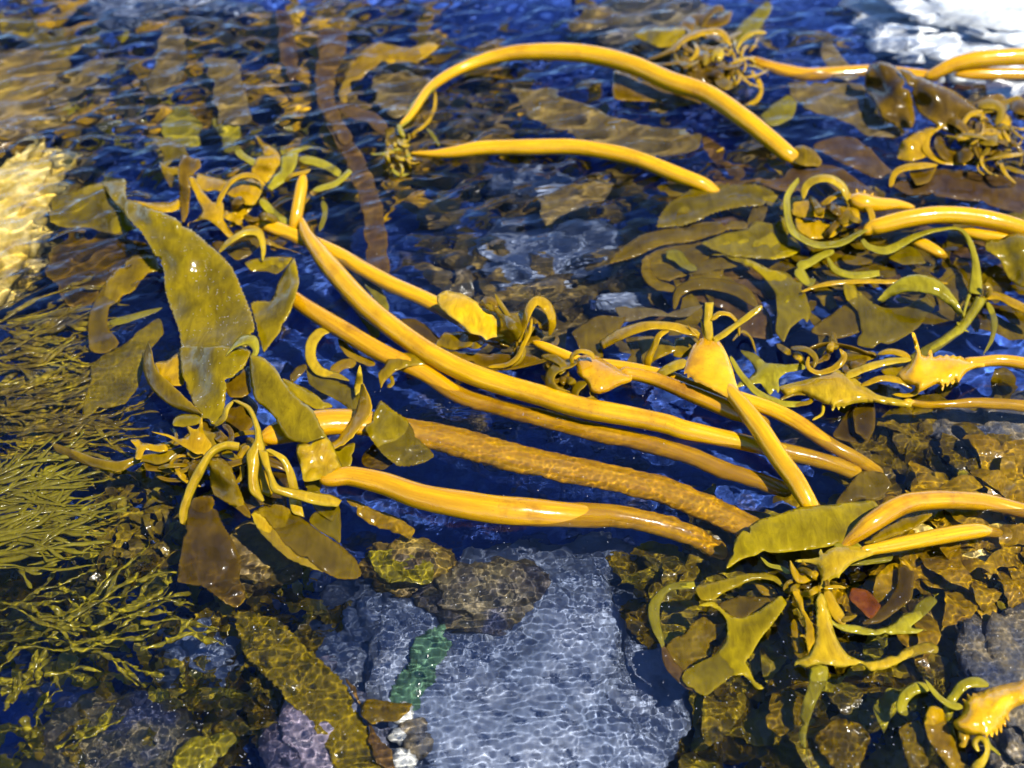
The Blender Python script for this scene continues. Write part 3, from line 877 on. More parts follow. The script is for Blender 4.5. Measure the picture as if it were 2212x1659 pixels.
# ------------------------------------------------------------------ the kelp plants
def plant(label, px, py):
    p = PP(px, py, 0)
    return thing('kelp_plant', label, 'kelp', (p[0], p[1], -.03), 'kelp plants floating in the pool')

# --- main stem with its cluster at the upper left
C = plant('kelp with the longest bright yellow stem sweeping under the other crowns, bent at its top', 1030, 813)
stipe(C, GOLD, [(649,468,6,1.5),(662,505,13,1.5),(689,545,19,1.6),(724,590,22,1.7),(793,663,23,1.8),(861,718,23,1.8),(938,769,23,1.8),(1030,813,23,1.7),(1140,846,23,1.6),(1250,879,23,1.5),(1360,899.5,22,1.1),(1438,916,22,.6),(1487,932,22,.2),(1607,956,22,-.9),(1707,978,22,-1.7),(1787,998,21,-2.8),(1860,1025,20,-4.5)])
stipe(C, GOLD, [(656,374,8,6),(652,400,12,5),(645,440,13,3),(638,478,13,1),(632,500,10,-1)])
ribbon(C, GLD, [(1680,470),(1720,430),(1800,410),(1830,395)], 22, 'A', z=(4,6,6.5,6), name='tendril')
sheet(C, BRN, [(1060,325),(1100,312),(1170,330),(1180,380),(1130,430),(1110,440),(1120,560),(1110,640),(1075,705),(1060,560),(1050,420)], 'A', zc=[(1110,330,6),(1070,680,0.5),(1170,360,4)], teeth=1)
sheet(C, GLD, [(1105,430),(1150,450),(1190,520),(1250,590),(1300,580),(1320,600),(1320,690),(1380,790),(1345,795),(1290,740),(1220,690),(1160,700),(1110,740),(1110,715),(1190,650),(1170,580),(1120,480)], 'A', zc=[(1110,440,4),(1250,650,2.6),(1370,790,.4),(1110,730,.5)])
ribbon(C, GLD, [(1280,620),(1310,540),(1360,470),(1430,430),(1510,440),(1560,490)], (38,30,26,28,28,24), 'A', z=(2.6,4,5,5.5,5,3.5), name='tendril')
sheet(C, GLD, [(1160,420),(1260,445),(1380,470),(1490,450),(1550,500),(1500,600),(1420,600),(1380,560),(1300,540),(1190,520),(1150,470)], 'A', zc=[(1160,450,1.2),(1380,500,2.8),(1540,520,2.2)], bow=.5)
sheet(C, GLD, [(1550,500),(1500,600),(1400,720),(1345,730),(1390,600),(1440,540)], 'A', zc=[(1530,520,2),(1370,720,.2)])
sheet(C, GLD, [(1520,320),(1640,310),(1645,370),(1570,475),(1500,440),(1480,400),(1500,350)], 'A', zc=[(1560,320,5.5),(1540,450,3)], teeth=1)
sheet(C, GLD, [(1505,195),(1560,240),(1640,290),(1650,330),(1560,310),(1540,260)], 'A', zc=[(1510,200,-.8),(1620,310,.6)])
sheet(C, YGR, [(1660,320),(1755,300),(1740,380),(1680,470),(1600,515),(1560,480),(1650,400)], 'A', zc=[(1740,310,1.2),(1580,490,.3)])
ribbon(C, YGR, [(1390,265),(1420,310),(1510,365)], 40, 'A', z=(-.3,.2,.6), name='tendril')
ribbon(C, YGR, [(1640,370),(1720,295),(1840,262)], 26, 'A', z=(.4,.4,-.2), name='tendril')
ribbon(C, YGR, [(1760,330),(1890,360),(2005,420)], 48, 'A', z=(.2,.1,-.3), name='tendril', ends=(.2,.6))
ribbon(C, YGR, [(1840,520),(1970,480),(2065,400)], 34, 'A', z=(.2,.2,.3), name='tendril', ends=(.2,.8))
ribbon(C, YEL, [(1290,885),(1350,820),(1440,770),(1520,770),(1550,850),(1545,935)], (26,30,34,42,36,26), 'A', z=(1,3,4,4,3,1), name='tendril')
ribbon(C, YGR, [(1530,570),(1620,660),(1740,730)], 50, 'A', z=(.2,-.4,-.8), name='tendril')
ribbon(C, YGR, [(1900,580),(1915,660),(1880,755)], 32, 'A', z=(-.8,-.6,-.8), name='tendril')
sheet(C, OLV, [(870,170),(960,200),(1080,250),(1110,320),(1050,330),(990,380),(940,400),(960,300)], 'A', z=-1)
sheet(C, GLD, [(750,580),(880,590),(1000,590),(1055,570),(1060,640),(960,650),(850,610)], 'A', zc=[(760,590,.3),(1040,610,1)], teeth=1)
ribbon(C, BRN, [(1250,830),(1330,850),(1420,830),(1480,860)], 60, 'A', z=(-.5,-.3,-.3,-.6))
sheet(C, OLB, [(940,350),(990,380),(1050,380),(1050,470),(1010,500),(960,420)], 'A', zc=[(950,360,.8),(1020,480,-.4)])

# --- second stem below water from the same cluster
D_ = plant('kelp with a drowned yellow stem behind the main stem, ending under the yellow tongue', 790, 590)
stipe(D_, GOLD, [(532,474,11,-.8),(587,489,17,-.9),(660,518,20,-1.1),(733,551,21,-1.2),(788,583,21,-1.1),(847,615,21,-.9),(920,648,21,-.7),(957,667,21,-1),(1030,708,20,-2.5),(1100,750,18,-4)])
sheet(D_, GLD, [(1420,720),(1500,790),(1640,840),(1800,900),(1860,920),(1700,870),(1560,830)], 'A', z=-2)
sheet(D_, OLB, [(1380,760),(1500,745),(1560,800),(1480,900),(1400,930),(1340,880)], 'A', z=-1.5)
ribbon(D_, YGR, [(300,200),(420,330),(520,480)], 60, 'C', z=(-2,-3,-4))
sheet(D_, YGR, [(440,60),(520,160),(580,280),(570,330),(500,260),(420,150)], 'C', z=-4)

# --- lower stem, partly sunken
E_ = plant('kelp with a brown blotched stem running below the main stem, sunken in its right half', 900, 800)
stipe(E_, GOLD2, [(628,628,14,.9),(641,650,17,1.0),(737,711,20,1.1),(828,764,20,.7),(920,808,21,-.3),(993,854,23,-1.8),(1067,877.5,23,-2.6),(1177,905,24,-3.2),(1287,934,24,-3.6),(1397,958,24,-4),(1490,985,24,-4),(1567,1017,23,-4.2),(1640,1040,22,-4),(1710,1066,20,-5)])
sheet(E_, OLV, [(1440,945),(1530,915),(1725,915),(1640,1010),(1560,1000),(1480,990)], 'A', z=.2)
sheet(E_, OLV, [(1735,918),(1762,1060),(1720,1200),(1660,1330),(1560,1470),(1530,1400),(1490,1240),(1480,1180),(1600,1160),(1640,1060),(1700,960)], 'A', zc=[(1735,930,4),(1650,1060,1.2),(1740,1100,4),(1490,1200,.2),(1560,1450,.2)], teeth=1.5)
sheet(E_, OLB, [(520,680),(560,620),(640,575),(720,570),(800,640),(700,650),(620,680),(560,740),(535,780)], 'C', zc=[(530,760,.3),(600,620,1.6),(780,630,1.4)])
ribbon(E_, OLB, [(590,700),(605,750),(570,775)], 22, 'C', z=(.4,.2,-.2), name='tendril')

# --- curled sunken ribbons between the stems
T = plant('small kelp of curled yellow ribbons left of the lower stem', 720, 790)
ribbon(T, YEL, [(245,440),(170,455),(125,520),(125,610),(175,680),(260,700),(350,735)], (40,60,64,62,54,36,20), 'C', z=(.6,.5,.3,.2,-.2,-.4,-.4))
ribbon(T, GLD, [(290,490),(350,570),(440,620),(500,640)], 42, 'C', z=(-1.5,-2,-1.6,-1), name='tendril')
ribbon(T, GLD, [(240,690),(310,640),(390,630)], 60, 'C', z=(-.6,-1,-1.5), name='tendril')
sheet(T, OLB, [(0,700),(40,650),(90,635),(100,660),(60,710),(10,745)], 'C', z=-.4)
sheet(T, OLV, [(100,660),(200,680),(330,760),(420,820),(380,920),(300,860),(180,800),(110,750)], 'C', z=-1.5)
sheet(T, YEL, [(410,640),(428,720),(425,790),(385,825),(380,760),(395,690)], 'C', zc=[(410,650,4),(395,800,.5)])
sheet(T, BRN, [(1500,1100-700),(1620,1350-700),(1700,1320-700),(1800,1420-700),(1720,1500-700),(1590,1560-700)], 'A', z=-3)

# --- the yellow frond crown in the middle
H = plant('kelp topped by a bright yellow tongue shaped frond, its thin stem passing under others', 1100, 720)
stipe(H, GOLD, [(1150,738,7,2.5),(1180,750,10,2.2),(1215,765,11,1.8),(1262,782,12,1.4),(1345,793,14,1.2),(1447,816,15,1.1),(1499,838,16,1.0),(1575,856,17,.7),(1615,868,17,.4),(1671,888,18,0),(1727,916,19,-.4),(1787,956,18,-1.2),(1847,988,17,-2.5),(1905,1025,15,-5)])
sheet(H, BRT, [(868,235),(895,212),(925,205),(1000,222),(1080,260),(1130,290),(1200,320),(1260,340),(1290,400),(1260,470),(1190,480),(1150,510),(1125,475),(1060,455),(1030,425),(985,390),(930,350),(890,310),(865,270)], 'C', zc=[(870,250,4.5),(1000,300,5.5),(1150,400,5),(1270,420,4)], bow=.5)
sheet(H, OLB, [(1110,265),(1180,235),(1230,290),(1290,330),(1380,325),(1400,380),(1370,450),(1340,500),(1250,515),(1190,480),(1240,420),(1230,360),(1150,310)], 'C', zc=[(1180,250,6.5),(1300,400,7.5),(1370,350,5),(1250,510,2.5)], bow=.9)
ribbon(H, BRN, [(1120,290),(1160,260),(1210,280),(1225,340)], 40, 'C', z=(5.5,7,7,5.5))
ribbon(H, GLD, [(1345,510),(1375,410),(1415,300),(1460,262),(1515,300),(1545,390),(1528,470)], (36,38,46,56,60,44,30), 'C', z=(4,6,8,8.5,8,6,3), name='tendril')
ribbon(H, GLD, [(1425,370),(1410,450),(1370,530),(1340,595),(1280,640),(1165,655)], (22,22,26,30,26,18), 'C', z=(6,5,4,2.5,1,.6), name='tendril')
ribbon(H, BRN, [(1400,380),(1440,350),(1490,360),(1520,440)], 90, 'C', z=(5,5,4.5,2))
sheet(H, OLB, [(858,520),(910,450),(1010,445),(1090,445),(1130,480),(1060,530),(960,555)], 'C', zc=[(870,515,.4),(950,460,1.6),(1110,480,3)])
sheet(H, BRN, [(610,370),(760,380),(870,470),(890,530),(760,480)], 'C', z=-2)
sheet(H, BRN, [(870,545),(1000,560),(1100,570),(1380,570),(1480,620),(1380,660),(1200,675),(1030,630)], 'C', zc=[(880,545,.2),(1200,600,.3),(1440,620,.8)])
ribbon(H, OLB, [(1205,220),(1230,270),(1270,330),(1310,390)], (10,26,30,14), 'C', z=(7,7,7,6.5), name='tendril')
sheet(H, BRN, [(1240,420),(1330,400),(1440,420),(1500,470),(1440,520),(1330,540),(1240,520)], 'C', zc=[(1260,440,3),(1480,480,1.5)])

# --- brown trumpet bulb
G_ = plant('kelp with a brown trumpet shaped bulb curled at its mouth in the middle', 1300, 800)
stipe(G_, GOLD2, [(1338,806,18,2.3),(1365,808,14,2.2),(1400,815,15,2),(1438,828,16,1.8),(1487,848,18,1.4),(1567,880,20,.8),(1605,897,20,0),(1660,920,19,-1.6)])
pad(G_, GOLD2, [(1690,600),(1760,578),(1830,600),(1900,640),(1960,680),(2010,700),(2010,735),(1945,762),(1885,795),(1820,815),(1770,795),(1740,735),(1690,690)], 'C', 1.5, z=3)
ribbon(G_, OLB, [(1690,625),(1610,640),(1545,680),(1530,750),(1580,800),(1650,805)], (60,60,60,56,50,40), 'C', z=(4,4,4,3.5,2.5,1.6), name='curl', tilt=1.5)
ribbon(G_, GLD, [(1665,640),(1660,590),(1710,562),(1770,575),(1790,610)], 26, 'C', z=(4,5.5,6.5,6,5), name='curl')
ribbon(G_, OLB, [(1480,590),(1560,605),(1610,645),(1590,700)], (26,46,40,30), 'C', z=(2.5,3.5,4.5,4), name='curl')
ribbon(G_, OLB, [(1745,745),(1690,775),(1680,830),(1730,855),(1790,835),(1765,790)], (50,54,40,36,40,30), 'C', z=(3.5,3,2.2,1.6,1.6,2.4), name='curl', tilt=1.2)
ribbon(G_, BRN, [(1520,610),(1430,635),(1330,660),(1230,668)], (26,16,14,12), 'C', z=(3,1.5,.8,.5), name='tendril')
sheet(G_, BRN, [(1510,680),(1570,660),(1640,680),(1640,780),(1560,800),(1510,750)], 'C', z=1.4)

# --- antler bulb
F_ = plant('kelp with antler like branches on a flat bulb, its stem crossing over the long stems', 1560, 820)
stipe(F_, GOLD, [(1572,832,15,4),(1580,848,15,4),(1603,876,18,3.8),(1631,912,20,3.5),(1660,955,21,3),(1687,995,21,2.3),(1719,1039,21,1.2),(1747,1087,20,-.5),(1770,1115,18,-3)])
pad(F_, GOLD, [(455,1010),(485,985),(515,1000),(545,985),(580,1030),(612,1090),(637,1160),(655,1230),(680,1300),(650,1345),(610,1318),(545,1282),(470,1245),(435,1232),(412,1205),(395,1215),(390,1185),(375,1195),(378,1160),(400,1090),(425,1040)], 'D', .9, zc=[(500,1000,5.2),(520,1130,4.8),(650,1300,4)])
loft(F_, GLD, [(470,960),(400,935),(330,915),(200,905),(90,925),(0,960),(-80,1010)], [(455,990),(380,975),(310,955),(200,950),(90,985),(10,1020),(-60,1060)], 'D', z=(5.5,6,6.5,6.5,5.5,3.5,1), name='branch')
ribbon(F_, GLD, [(300,950),(245,980),(210,1050),(185,1110),(172,1172)], (26,30,34,38,30), 'D', z=(6.3,6,4.5,2.5,.2), name='branch')
loft(F_, YEL, [(490,1010),(485,930),(485,860),(488,805)], [(535,1010),(528,920),(530,870),(535,803)], 'D', z=(5.2,7,8.5,9.5), name='branch')
ribbon(F_, GLD, [(520,900),(570,865),(630,875),(668,925),(672,985)], (40,26,22,18,14), 'D', z=(8,8.5,8,6.5,5), name='branch')
ribbon(F_, YEL, [(535,1010),(590,975),(650,930),(720,880),(798,825)], (36,32,30,34,36), 'D', z=(5.4,6.5,7.5,8.5,9.5), name='branch', ends=(1,.3))
stipe(F_, YEL, [(487,1000,9,5.4),(478,940,8,6.5),(462,880,4,7.5)], 'D', name='branch')
stipe(F_, GLD, [(455,1000,12,5.2),(420,960,9,6),(395,925,4,6.8)], 'D', name='branch')
ribbon(F_, YEL, [(395,1130),(330,1145),(265,1180),(222,1225)], (56,54,50,36), 'D', z=(4.6,4.4,3,.8), name='branch')
sheet(F_, OLB, [(60,1000),(200,985),(290,1010),(340,1060),(230,1110),(150,1160),(60,1150),(90,1080)], 'D', zc=[(60,1080,-.5),(330,1040,2)])
sheet(F_, OLB, [(330,1000),(440,990),(490,1050),(380,1100),(320,1090)], 'D', z=2.2)
ribbon(F_, YGR, [(625,1095),(680,1190),(760,1280),(860,1335),(960,1355),(1060,1345)], (26,32,34,36,32,20), 'D', z=(1,.6,.4,.3,.3,.2), name='tendril')
ribbon(F_, OLB, [(640,1010),(690,960),(740,1000),(765,1080)], (12,14,12,8), 'D', z=(3,1,.5,-.3), name='tendril')
sheet(F_, DIM, [(0,830),(110,820),(300,850),(420,830),(480,820),(400,880),(200,880),(60,910)], 'D', z=-1)
sheet(F_, OLB, [(-230,1000-30),(-100,880),(60,880),(20,960),(-70,1010),(-60,1100),(-160,1090)], 'D', z=-.6)

# --- floating spindle bulb
J_ = plant('kelp with a plump yellow spindle bulb and a spread star blade beside the antlers', 1800, 840)
stipe(J_, GOLD, [(1955,868,12,.6),(1975,872,10,-1),(2000,875,9,-2.5),(2040,874,10,-3),(2100,870,13,-3),(2160,872,15,-3),(2215,877,16,-3),(2270,884,16,-3)])
pad(J_, YEL, [(885,1262),(950,1240),(1030,1220),(1100,1190),(1160,1170),(1190,1165),(1260,1180),(1330,1240),(1420,1300),(1500,1320),(1600,1342),(1600,1368),(1500,1360),(1400,1345),(1300,1350),(1250,1362),(1240,1378),(1225,1362),(1212,1390),(1198,1362),(1178,1392),(1170,1360),(1130,1350),(1070,1320),(1000,1290),(930,1310)], 'D', 1.5, zc=[(900,1270,.5),(1180,1270,1.3),(1600,1355,.3)])
sheet(J_, YGR, [(680,1060),(760,1080),(820,1130),(920,1140),(1020,1130),(1030,1165),(930,1185),(890,1220),(895,1300),(840,1310),(790,1240),(720,1250),(660,1265),(670,1240),(760,1180),(730,1120)], 'D', zc=[(690,1070,-.5),(900,1200,.5),(1010,1150,1)])
ribbon(J_, GLD, [(1050,1095),(1045,1150),(1105,1185),(1190,1155),(1240,1100),(1215,1055)], (20,24,26,34,36,20), 'D', z=(3,3,2.6,3,4,5), name='tendril')
ribbon(J_, OLB, [(950,1050),(1035,1058),(1085,1105),(1075,1160)], (22,30,30,20), 'D', z=(1.5,3,3.4,2.4), name='tendril')
ribbon(J_, BRN, [(1040,1062),(1140,1030),(1270,1048),(1410,1095)], 24, 'D', z=(1,1.5,1.5,1), name='tendril', tilt=1)
ribbon(J_, YEL, [(1245,1205),(1380,1150),(1500,1120),(1610,1112)], (50,40,34,24), 'D', z=(2,2.6,3,3), name='tendril')
ribbon(J_, GLD, [(1330,1255),(1440,1215),(1550,1230),(1610,1270)], (24,34,36,24), 'D', z=(1.4,2.2,2.2,1.6), name='tendril')
ribbon(J_, OLB, [(895,1330),(970,1295),(1050,1300),(1058,1340),(970,1362)], (22,26,24,22,18), 'D', z=(.5,.8,1,.6,.3), name='tendril')
ribbon(J_, YEL, [(1125,1345),(1122,1405),(1068,1440)], (18,16,10), 'D', z=(.8,.3,.1), name='tendril')
sheet(J_, OLB, [(1240,1060),(1390,1068),(1420,1100),(1300,1140),(1230,1120)], 'D', z=.4)
sheet(J_, BRN, [(1290,1380),(1400,1340),(1405,1480),(1370,1550),(1300,1500)], 'D', z=-2)

# --- second floating bulb with a stem to the right border
K_ = plant('kelp with an orange yellow bulb fringed with small horns and a thin brownish stem', 2010, 800)
stipe(K_, GOLD2, [(2080,788,18,2.2),(2110,783,12,2.2),(2160,778,12,2),(2212,785,13,1.8),(2270,800,13,1.5)])
kb = [[(1995 + i * 17, 835 - i * 5.5, 4.5, 1.4), (1999 + i * 17, 846 - i * 5, 2.8, 1.1), (2003 + i * 17, 852 - i * 5, .9, 1)] for i in range(6)]
kt = [[(2025 + i * 15, 772 + i * 1.5, 4, 2.6), (2028 + i * 15, 766 + i * 1.5, 1, 3)] for i in range(5)]
pad(K_, GOLD, [(1520,1195),(1600,1125),(1625,1080),(1612,1010),(1606,965),(1622,970),(1645,1040),(1660,1085),(1690,1095),(1700,1062),(1712,1060),(1722,1100),(1760,1088),(1775,1096),(1795,1086),(1810,1096),(1830,1088),(1845,1098),(1870,1094),(1885,1104),(1960,1125),(2000,1130),(2000,1150),(1950,1155),(1900,1182),(1868,1222),(1856,1235),(1846,1222),(1826,1250),(1814,1236),(1796,1262),(1786,1245),(1772,1285),(1760,1250),(1735,1245),(1690,1270),(1640,1290),(1630,1255),(1560,1240)], 'D', 1.6, zc=[(1520,1195,1.4),(1740,1170,1.9),(1610,970,6.5),(1630,1040,3.4),(1980,1140,2.2)])
ribbon(K_, GLD, [(1700,1230),(1650,1245),(1632,1285),(1580,1308),(1500,1300)], (40,36,26,22,14), 'D', z=(2,1.6,1,.6,.4), name='tendril')
ribbon(K_, GLD, [(1605,1120),(1560,1085),(1490,1070),(1420,1085)], (30,34,34,18), 'D', z=(2.6,3,2.6,1.6), name='tendril')
sheet(K_, OLB, [(1440,1170),(1520,1130),(1620,1110),(1680,1150),(1600,1220),(1500,1230)], 'D', z=1.2)

# --- left front crown with the thick sunken stem
A_ = plant('kelp with the biggest crown of olive blades and yellow forks and the thickest sunken stem', 560, 930)
stipe(A_, GOLD2, [(560,950,12,1.6),(590,940,26,1.7),(640,925,34,1.3),(715,912,33,.6),(791,915,35,-.5),(883,931,36,-2.6),(993,956,39,-3.4),(1103,986,40,-3.8),(1213,1011,39,-4.2),(1323,1033,37,-4.4),(1427,1057,36,-4.6),(1507,1087,36,-4.8),(1567,1115,35,-5),(1630,1148,34,-5.5),(1690,1180,32,-8)], flat=.75)
_big = sheet(A_, OLV, [(598,472),(660,462),(735,460),(748,560),(800,590),(900,630),(1030,680),(1130,750),(1220,830),(1300,900),(1360,960),(1410,1060),(1450,1160),(1485,1250),(1497,1350),(1475,1420),(1390,1500),(1310,1560),(1200,1600),(1100,1540),(1065,1420),(1040,1300),(1000,1200),(970,1080),(960,980),(920,920),(880,840),(830,760),(760,690),(720,640),(640,540)], 'A',
      zc=[(600,480,.3),(735,470,1.6),(690,580,2),(760,600,5.5),(900,640,8.2),(830,760,5.6),(1030,690,8),(1000,800,6.8),(1100,860,6),(960,990,3.2),(1220,840,5.8),(1360,970,4.2),(1180,1060,3.4),(1000,1200,1.4),(1450,1180,3.2),(1250,1300,2.2),(1060,1420,1.6),(1490,1340,4),(1380,1480,4.6),(1100,1530,2.6),(1250,1450,3)], teeth=2.2, bow=.1, ruf=.2)
sheet(A_, OLV, [(598,472),(450,510),(315,550),(300,640),(300,700),(400,735),(500,745),(700,775),(800,745),(760,690),(720,640),(640,540)], 'A', zc=[(600,480,.2),(730,690,.2),(310,600,-2.5),(500,720,-3)], teeth=1, ruf=.5)
_fold = sheet(A_, OLV, [(1060,40),(1200,20),(1400,30),(1480,60),(1440,150),(1390,190),(1330,290),(1320,440),(1262,495),(1172,432),(1110,300),(1080,240)], 'B', zc=[(1070,60,2.5),(1300,60,6.5),(1450,80,7),(1120,280,3),(1350,220,6),(1290,470,4)], teeth=1.5, ruf=.45, bow=.4)
loft(A_, YGR, [(1330,85),(1390,35),(1450,20),(1490,55),(1470,95)], [(1370,20),(1430,-35),(1510,-25),(1528,50),(1495,115)], 'B', z=(6.8,7.6,8.2,8,7), name='blade')
sheet(A_, OLB, [(790,905),(900,900),(945,985),(870,1010),(790,1110),(690,1180),(640,1250),(640,1330),(700,1420),(620,1480),(530,1450),(515,1300),(560,1160),(620,1060),(700,970)], 'A', zc=[(880,930,.5),(700,1100,.2),(570,1200,-.6),(600,1450,-2)], teeth=1)
ribbon(A_, YGR, [(650,1300),(740,1280),(850,1245),(955,1212)], (36,46,38,20), 'A', z=(-1,-.6,-.4,-.4), name='tendril')
loft(A_, OLB, [(878,0),(845,110),(868,240),(950,340),(1050,400),(1165,440)], [(893,60),(925,170),(1000,240),(1080,320),(1150,385),(1185,430)], 'B', z=(3.5,3.5,3,3,3.2,3.5), tilt=-1.6, teeth=.8)
sheet(A_, GLD, [(915,130),(1000,95),(1075,60),(1085,250),(1020,260),(940,220)], 'B', z=1.2)
loft(A_, OLV, [(1475,85),(1545,95),(1610,150),(1685,255),(1765,345),(1835,400),(1890,495),(1925,560)], [(1470,120),(1478,220),(1500,330),(1560,390),(1620,450),(1655,520),(1710,580),(1790,605)], 'B', z=(7.5,7.5,7,6.5,6,5.6,5.4,5.2), teeth=.8, bow=.5, tilt=1.2)
sheet(A_, YEL, [(1752,605),(1830,590),(1900,545),(1960,600),(1990,700),(2032,780),(1900,812),(1790,822),(1770,740),(1745,660)], 'B', zc=[(1760,610,5),(1900,560,5.2),(1780,740,3.2),(1990,700,3),(1850,810,.8),(2020,780,.8)], bow=.8)
sheet(A_, OLV, [(1950,640),(2020,620),(2090,600),(2075,700),(2040,770),(1995,700)], 'B', z=.4)
sheet(A_, OLV, [(1660,220),(1750,250),(1860,310),(1960,385),(1860,400),(1770,350),(1700,280)], 'B', zc=[(1670,230,3),(1950,380,1.6)])
loft(A_, GLD, [(2138,250),(2178,325),(2190,410),(2130,500),(2050,590),(1955,645)], [(2125,255),(2118,340),(2090,430),(2030,520),(1980,580),(1935,605)], 'B', z=(6.5,5.5,4.2,3.2,2.4,1.6), tilt=1.4, teeth=1)
sheet(A_, OLV, [(530,850),(600,900),(680,960),(750,1060),(850,1180),(760,1230),(640,1240),(560,1180),(500,1110),(440,1010),(490,930)], 'C', zc=[(530,870,2.5),(460,1000,1.6),(600,1000,.1),(850,1180,-3),(650,1230,-3)], teeth=1.5)
SPK = [(_big, 200), (_fold, 50)]
# hanging fork of yellow branches
loft(A_, YEL, [(1368,347),(1445,395),(1488,470),(1503,560),(1478,620),(1450,660),(1460,740),(1462,850),(1482,900),(1545,945)], [(1400,345),(1475,385),(1515,460),(1545,560),(1560,640),(1535,690),(1520,800),(1535,880),(1550,915),(1556,940)], 'B', z=(8.5,9,8.6,8,7,6,5,4,3,2), bow=.5, name='branch')
loft(A_, YEL, [(1520,640),(1545,720),(1578,790),(1600,880),(1660,908),(1760,935),(1880,968),(1990,975)], [(1575,650),(1590,730),(1612,800),(1645,850),(1720,868),(1840,890),(1960,908),(2012,940)], 'B', z=(6.6,6,5,4,3.2,2.2,1.4,.6), bow=.4, name='branch')
loft(A_, YEL, [(1560,640),(1640,690),(1680,760),(1700,860),(1715,1000),(1775,1032)], [(1590,632),(1690,690),(1740,800),(1762,900),(1788,1020),(1790,1036)], 'B', z=(6.8,6.4,5,3,.5,-.2), name='branch')
ribbon(A_, YEL, [(1375,350),(1335,400),(1318,455),(1262,500)], (16,30,34,26), 'B', z=(8.5,8,6.5,4.5), name='tendril')
ribbon(A_, GLD, [(1555,660),(1535,740),(1560,830),(1590,910)], (20,22,60,80), 'B', z=(5,3.5,2,.5), name='branch')
loft(A_, YEL, [(1412,598),(1340,588),(1255,622),(1190,690),(1125,800),(1080,910),(1056,1000),(1060,1070)], [(1405,645),(1325,640),(1262,672),(1218,745),(1172,835),(1132,925),(1112,1000),(1090,1085)], 'B', z=(6.5,7.4,7,5.8,4.2,2.6,1,-.4), bow=.5, name='branch', tilt=1)
sheet(A_, OLB, [(1228,700),(1300,688),(1365,740),(1395,830),(1435,930),(1442,995),(1350,960),(1260,900),(1240,820)], 'B', zc=[(1260,700,6),(1380,780,4.5),(1430,980,.6),(1260,890,1)], teeth=1, bow=.6)
ribbon(A_, BRN, [(1265,905),(1340,925),(1420,975),(1475,1040)], (20,50,54,30), 'B', z=(1.2,.8,.5,.2), name='blade')
sheet(A_, BRN, [(1110,960),(1150,920),(1250,915),(1300,1050),(1370,1170),(1415,1280),(1410,1400),(1440,1500),(1400,1560),(1330,1540),(1180,1440),(1050,1420),(1065,1280),(1085,1120)], 'B', zc=[(1200,940,.2),(1100,1100,-1),(1300,1150,-1),(1200,1350,-3),(1400,1540,-7),(1060,1400,-4)], teeth=1.5)
sheet(A_, OLB, [(1490,1010),(1560,960),(1640,950),(1780,1040),(1880,1120),(2000,1195),(2085,1280),(2132,1370),(2100,1402),(1990,1402),(1900,1350),(1780,1270),(1680,1210),(1620,1110),(1560,1040)], 'B', zc=[(1560,980,.3),(1800,1150,-.6),(2100,1380,-1.4)], teeth=1.2)
loft(A_, YEL, [(1480,1020),(1528,1120),(1620,1212),(1720,1292),(1800,1322),(1905,1362)], [(1495,1005),(1570,1040),(1645,1120),(1700,1205),(1790,1268),(1905,1345)], 'B', z=(.3,-.2,-.6,-1,-1.2,-1.4), teeth=1.5)
sheet(A_, OLV, [(1850,1010),(1990,960),(2010,1060),(2000,1190),(1900,1130),(1820,1060)], 'B', z=-1.5)
# spiky pieces at the left of the crown
sheet(A_, GLD, [(888,530),(980,542),(1050,578),(1112,556),(1100,500),(1158,500),(1190,440),(1205,540),(1245,610),(1205,680),(1130,650),(1060,605),(990,560)], 'B', zc=[(890,530,5),(1060,590,4.4),(1180,450,7),(1200,640,4)], bow=.3)
sheet(A_, GLD, [(768,582),(818,575),(842,598),(960,600),(990,640),(940,652),(855,640),(835,690),(800,692),(802,625)], 'B', zc=[(780,585,2.6),(980,635,2)])
loft(A_, OLB, [(300,595),(420,635),(560,685),(700,705),(830,672),(980,645),(1110,610)], [(330,655),(450,705),(560,745),(700,768),(830,712),(950,722),(1090,650)], 'B', z=(-1,-.3,.2,.5,.8,1,1.5), tilt=.6)
ribbon(A_, OLB, [(680,770),(760,725),(840,700)], 24, 'B', z=(.1,.5,.8), name='tendril')
sheet(A_, BRN, [(1165,430),(1262,490),(1335,560),(1390,610),(1250,640),(1180,640),(1215,560)], 'B', z=2.6)  # brown sheet painting the shade of the crown's hollow
sheet(A_, BRN, [(1320,250),(1400,180),(1470,150),(1480,290),(1430,330),(1350,330)], 'B', z=4.4)
sheet(A_, BRN, [(1330,380),(1430,300),(1520,380),(1490,500),(1400,560),(1330,500)], 'B', z=1.0)
sheet(A_, OLB, [(1180,530),(1260,540),(1320,590),(1260,640),(1150,690),(1100,660)], 'B', z=3.4)
ribbon(A_, OLB, [(1030,780),(1100,755),(1180,720),(1240,690)], (24,26,30,40), 'B', z=(1.6,2,2.6,3.4), name='tendril')
sheet(A_, BRN, [(850,690),(1000,700),(1120,690),(1200,740),(1120,800),(980,770),(860,760)], 'B', z=.1)
ribbon(A_, OLV, [(1020,495),(1060,470),(1130,465),(1190,460)], (40,80,70,40), 'B', z=(3,3,3.4,3.8))
sheet(A_, BRN, [(1380,690),(1460,680),(1560,760),(1700,780),(1680,1000),(1560,960),(1450,1000),(1400,860)], 'B', z=-.5)
ribbon(A_, GLD, [(1400,700),(1430,650),(1470,620)], 40, 'B', z=(3,4,5), name='branch')

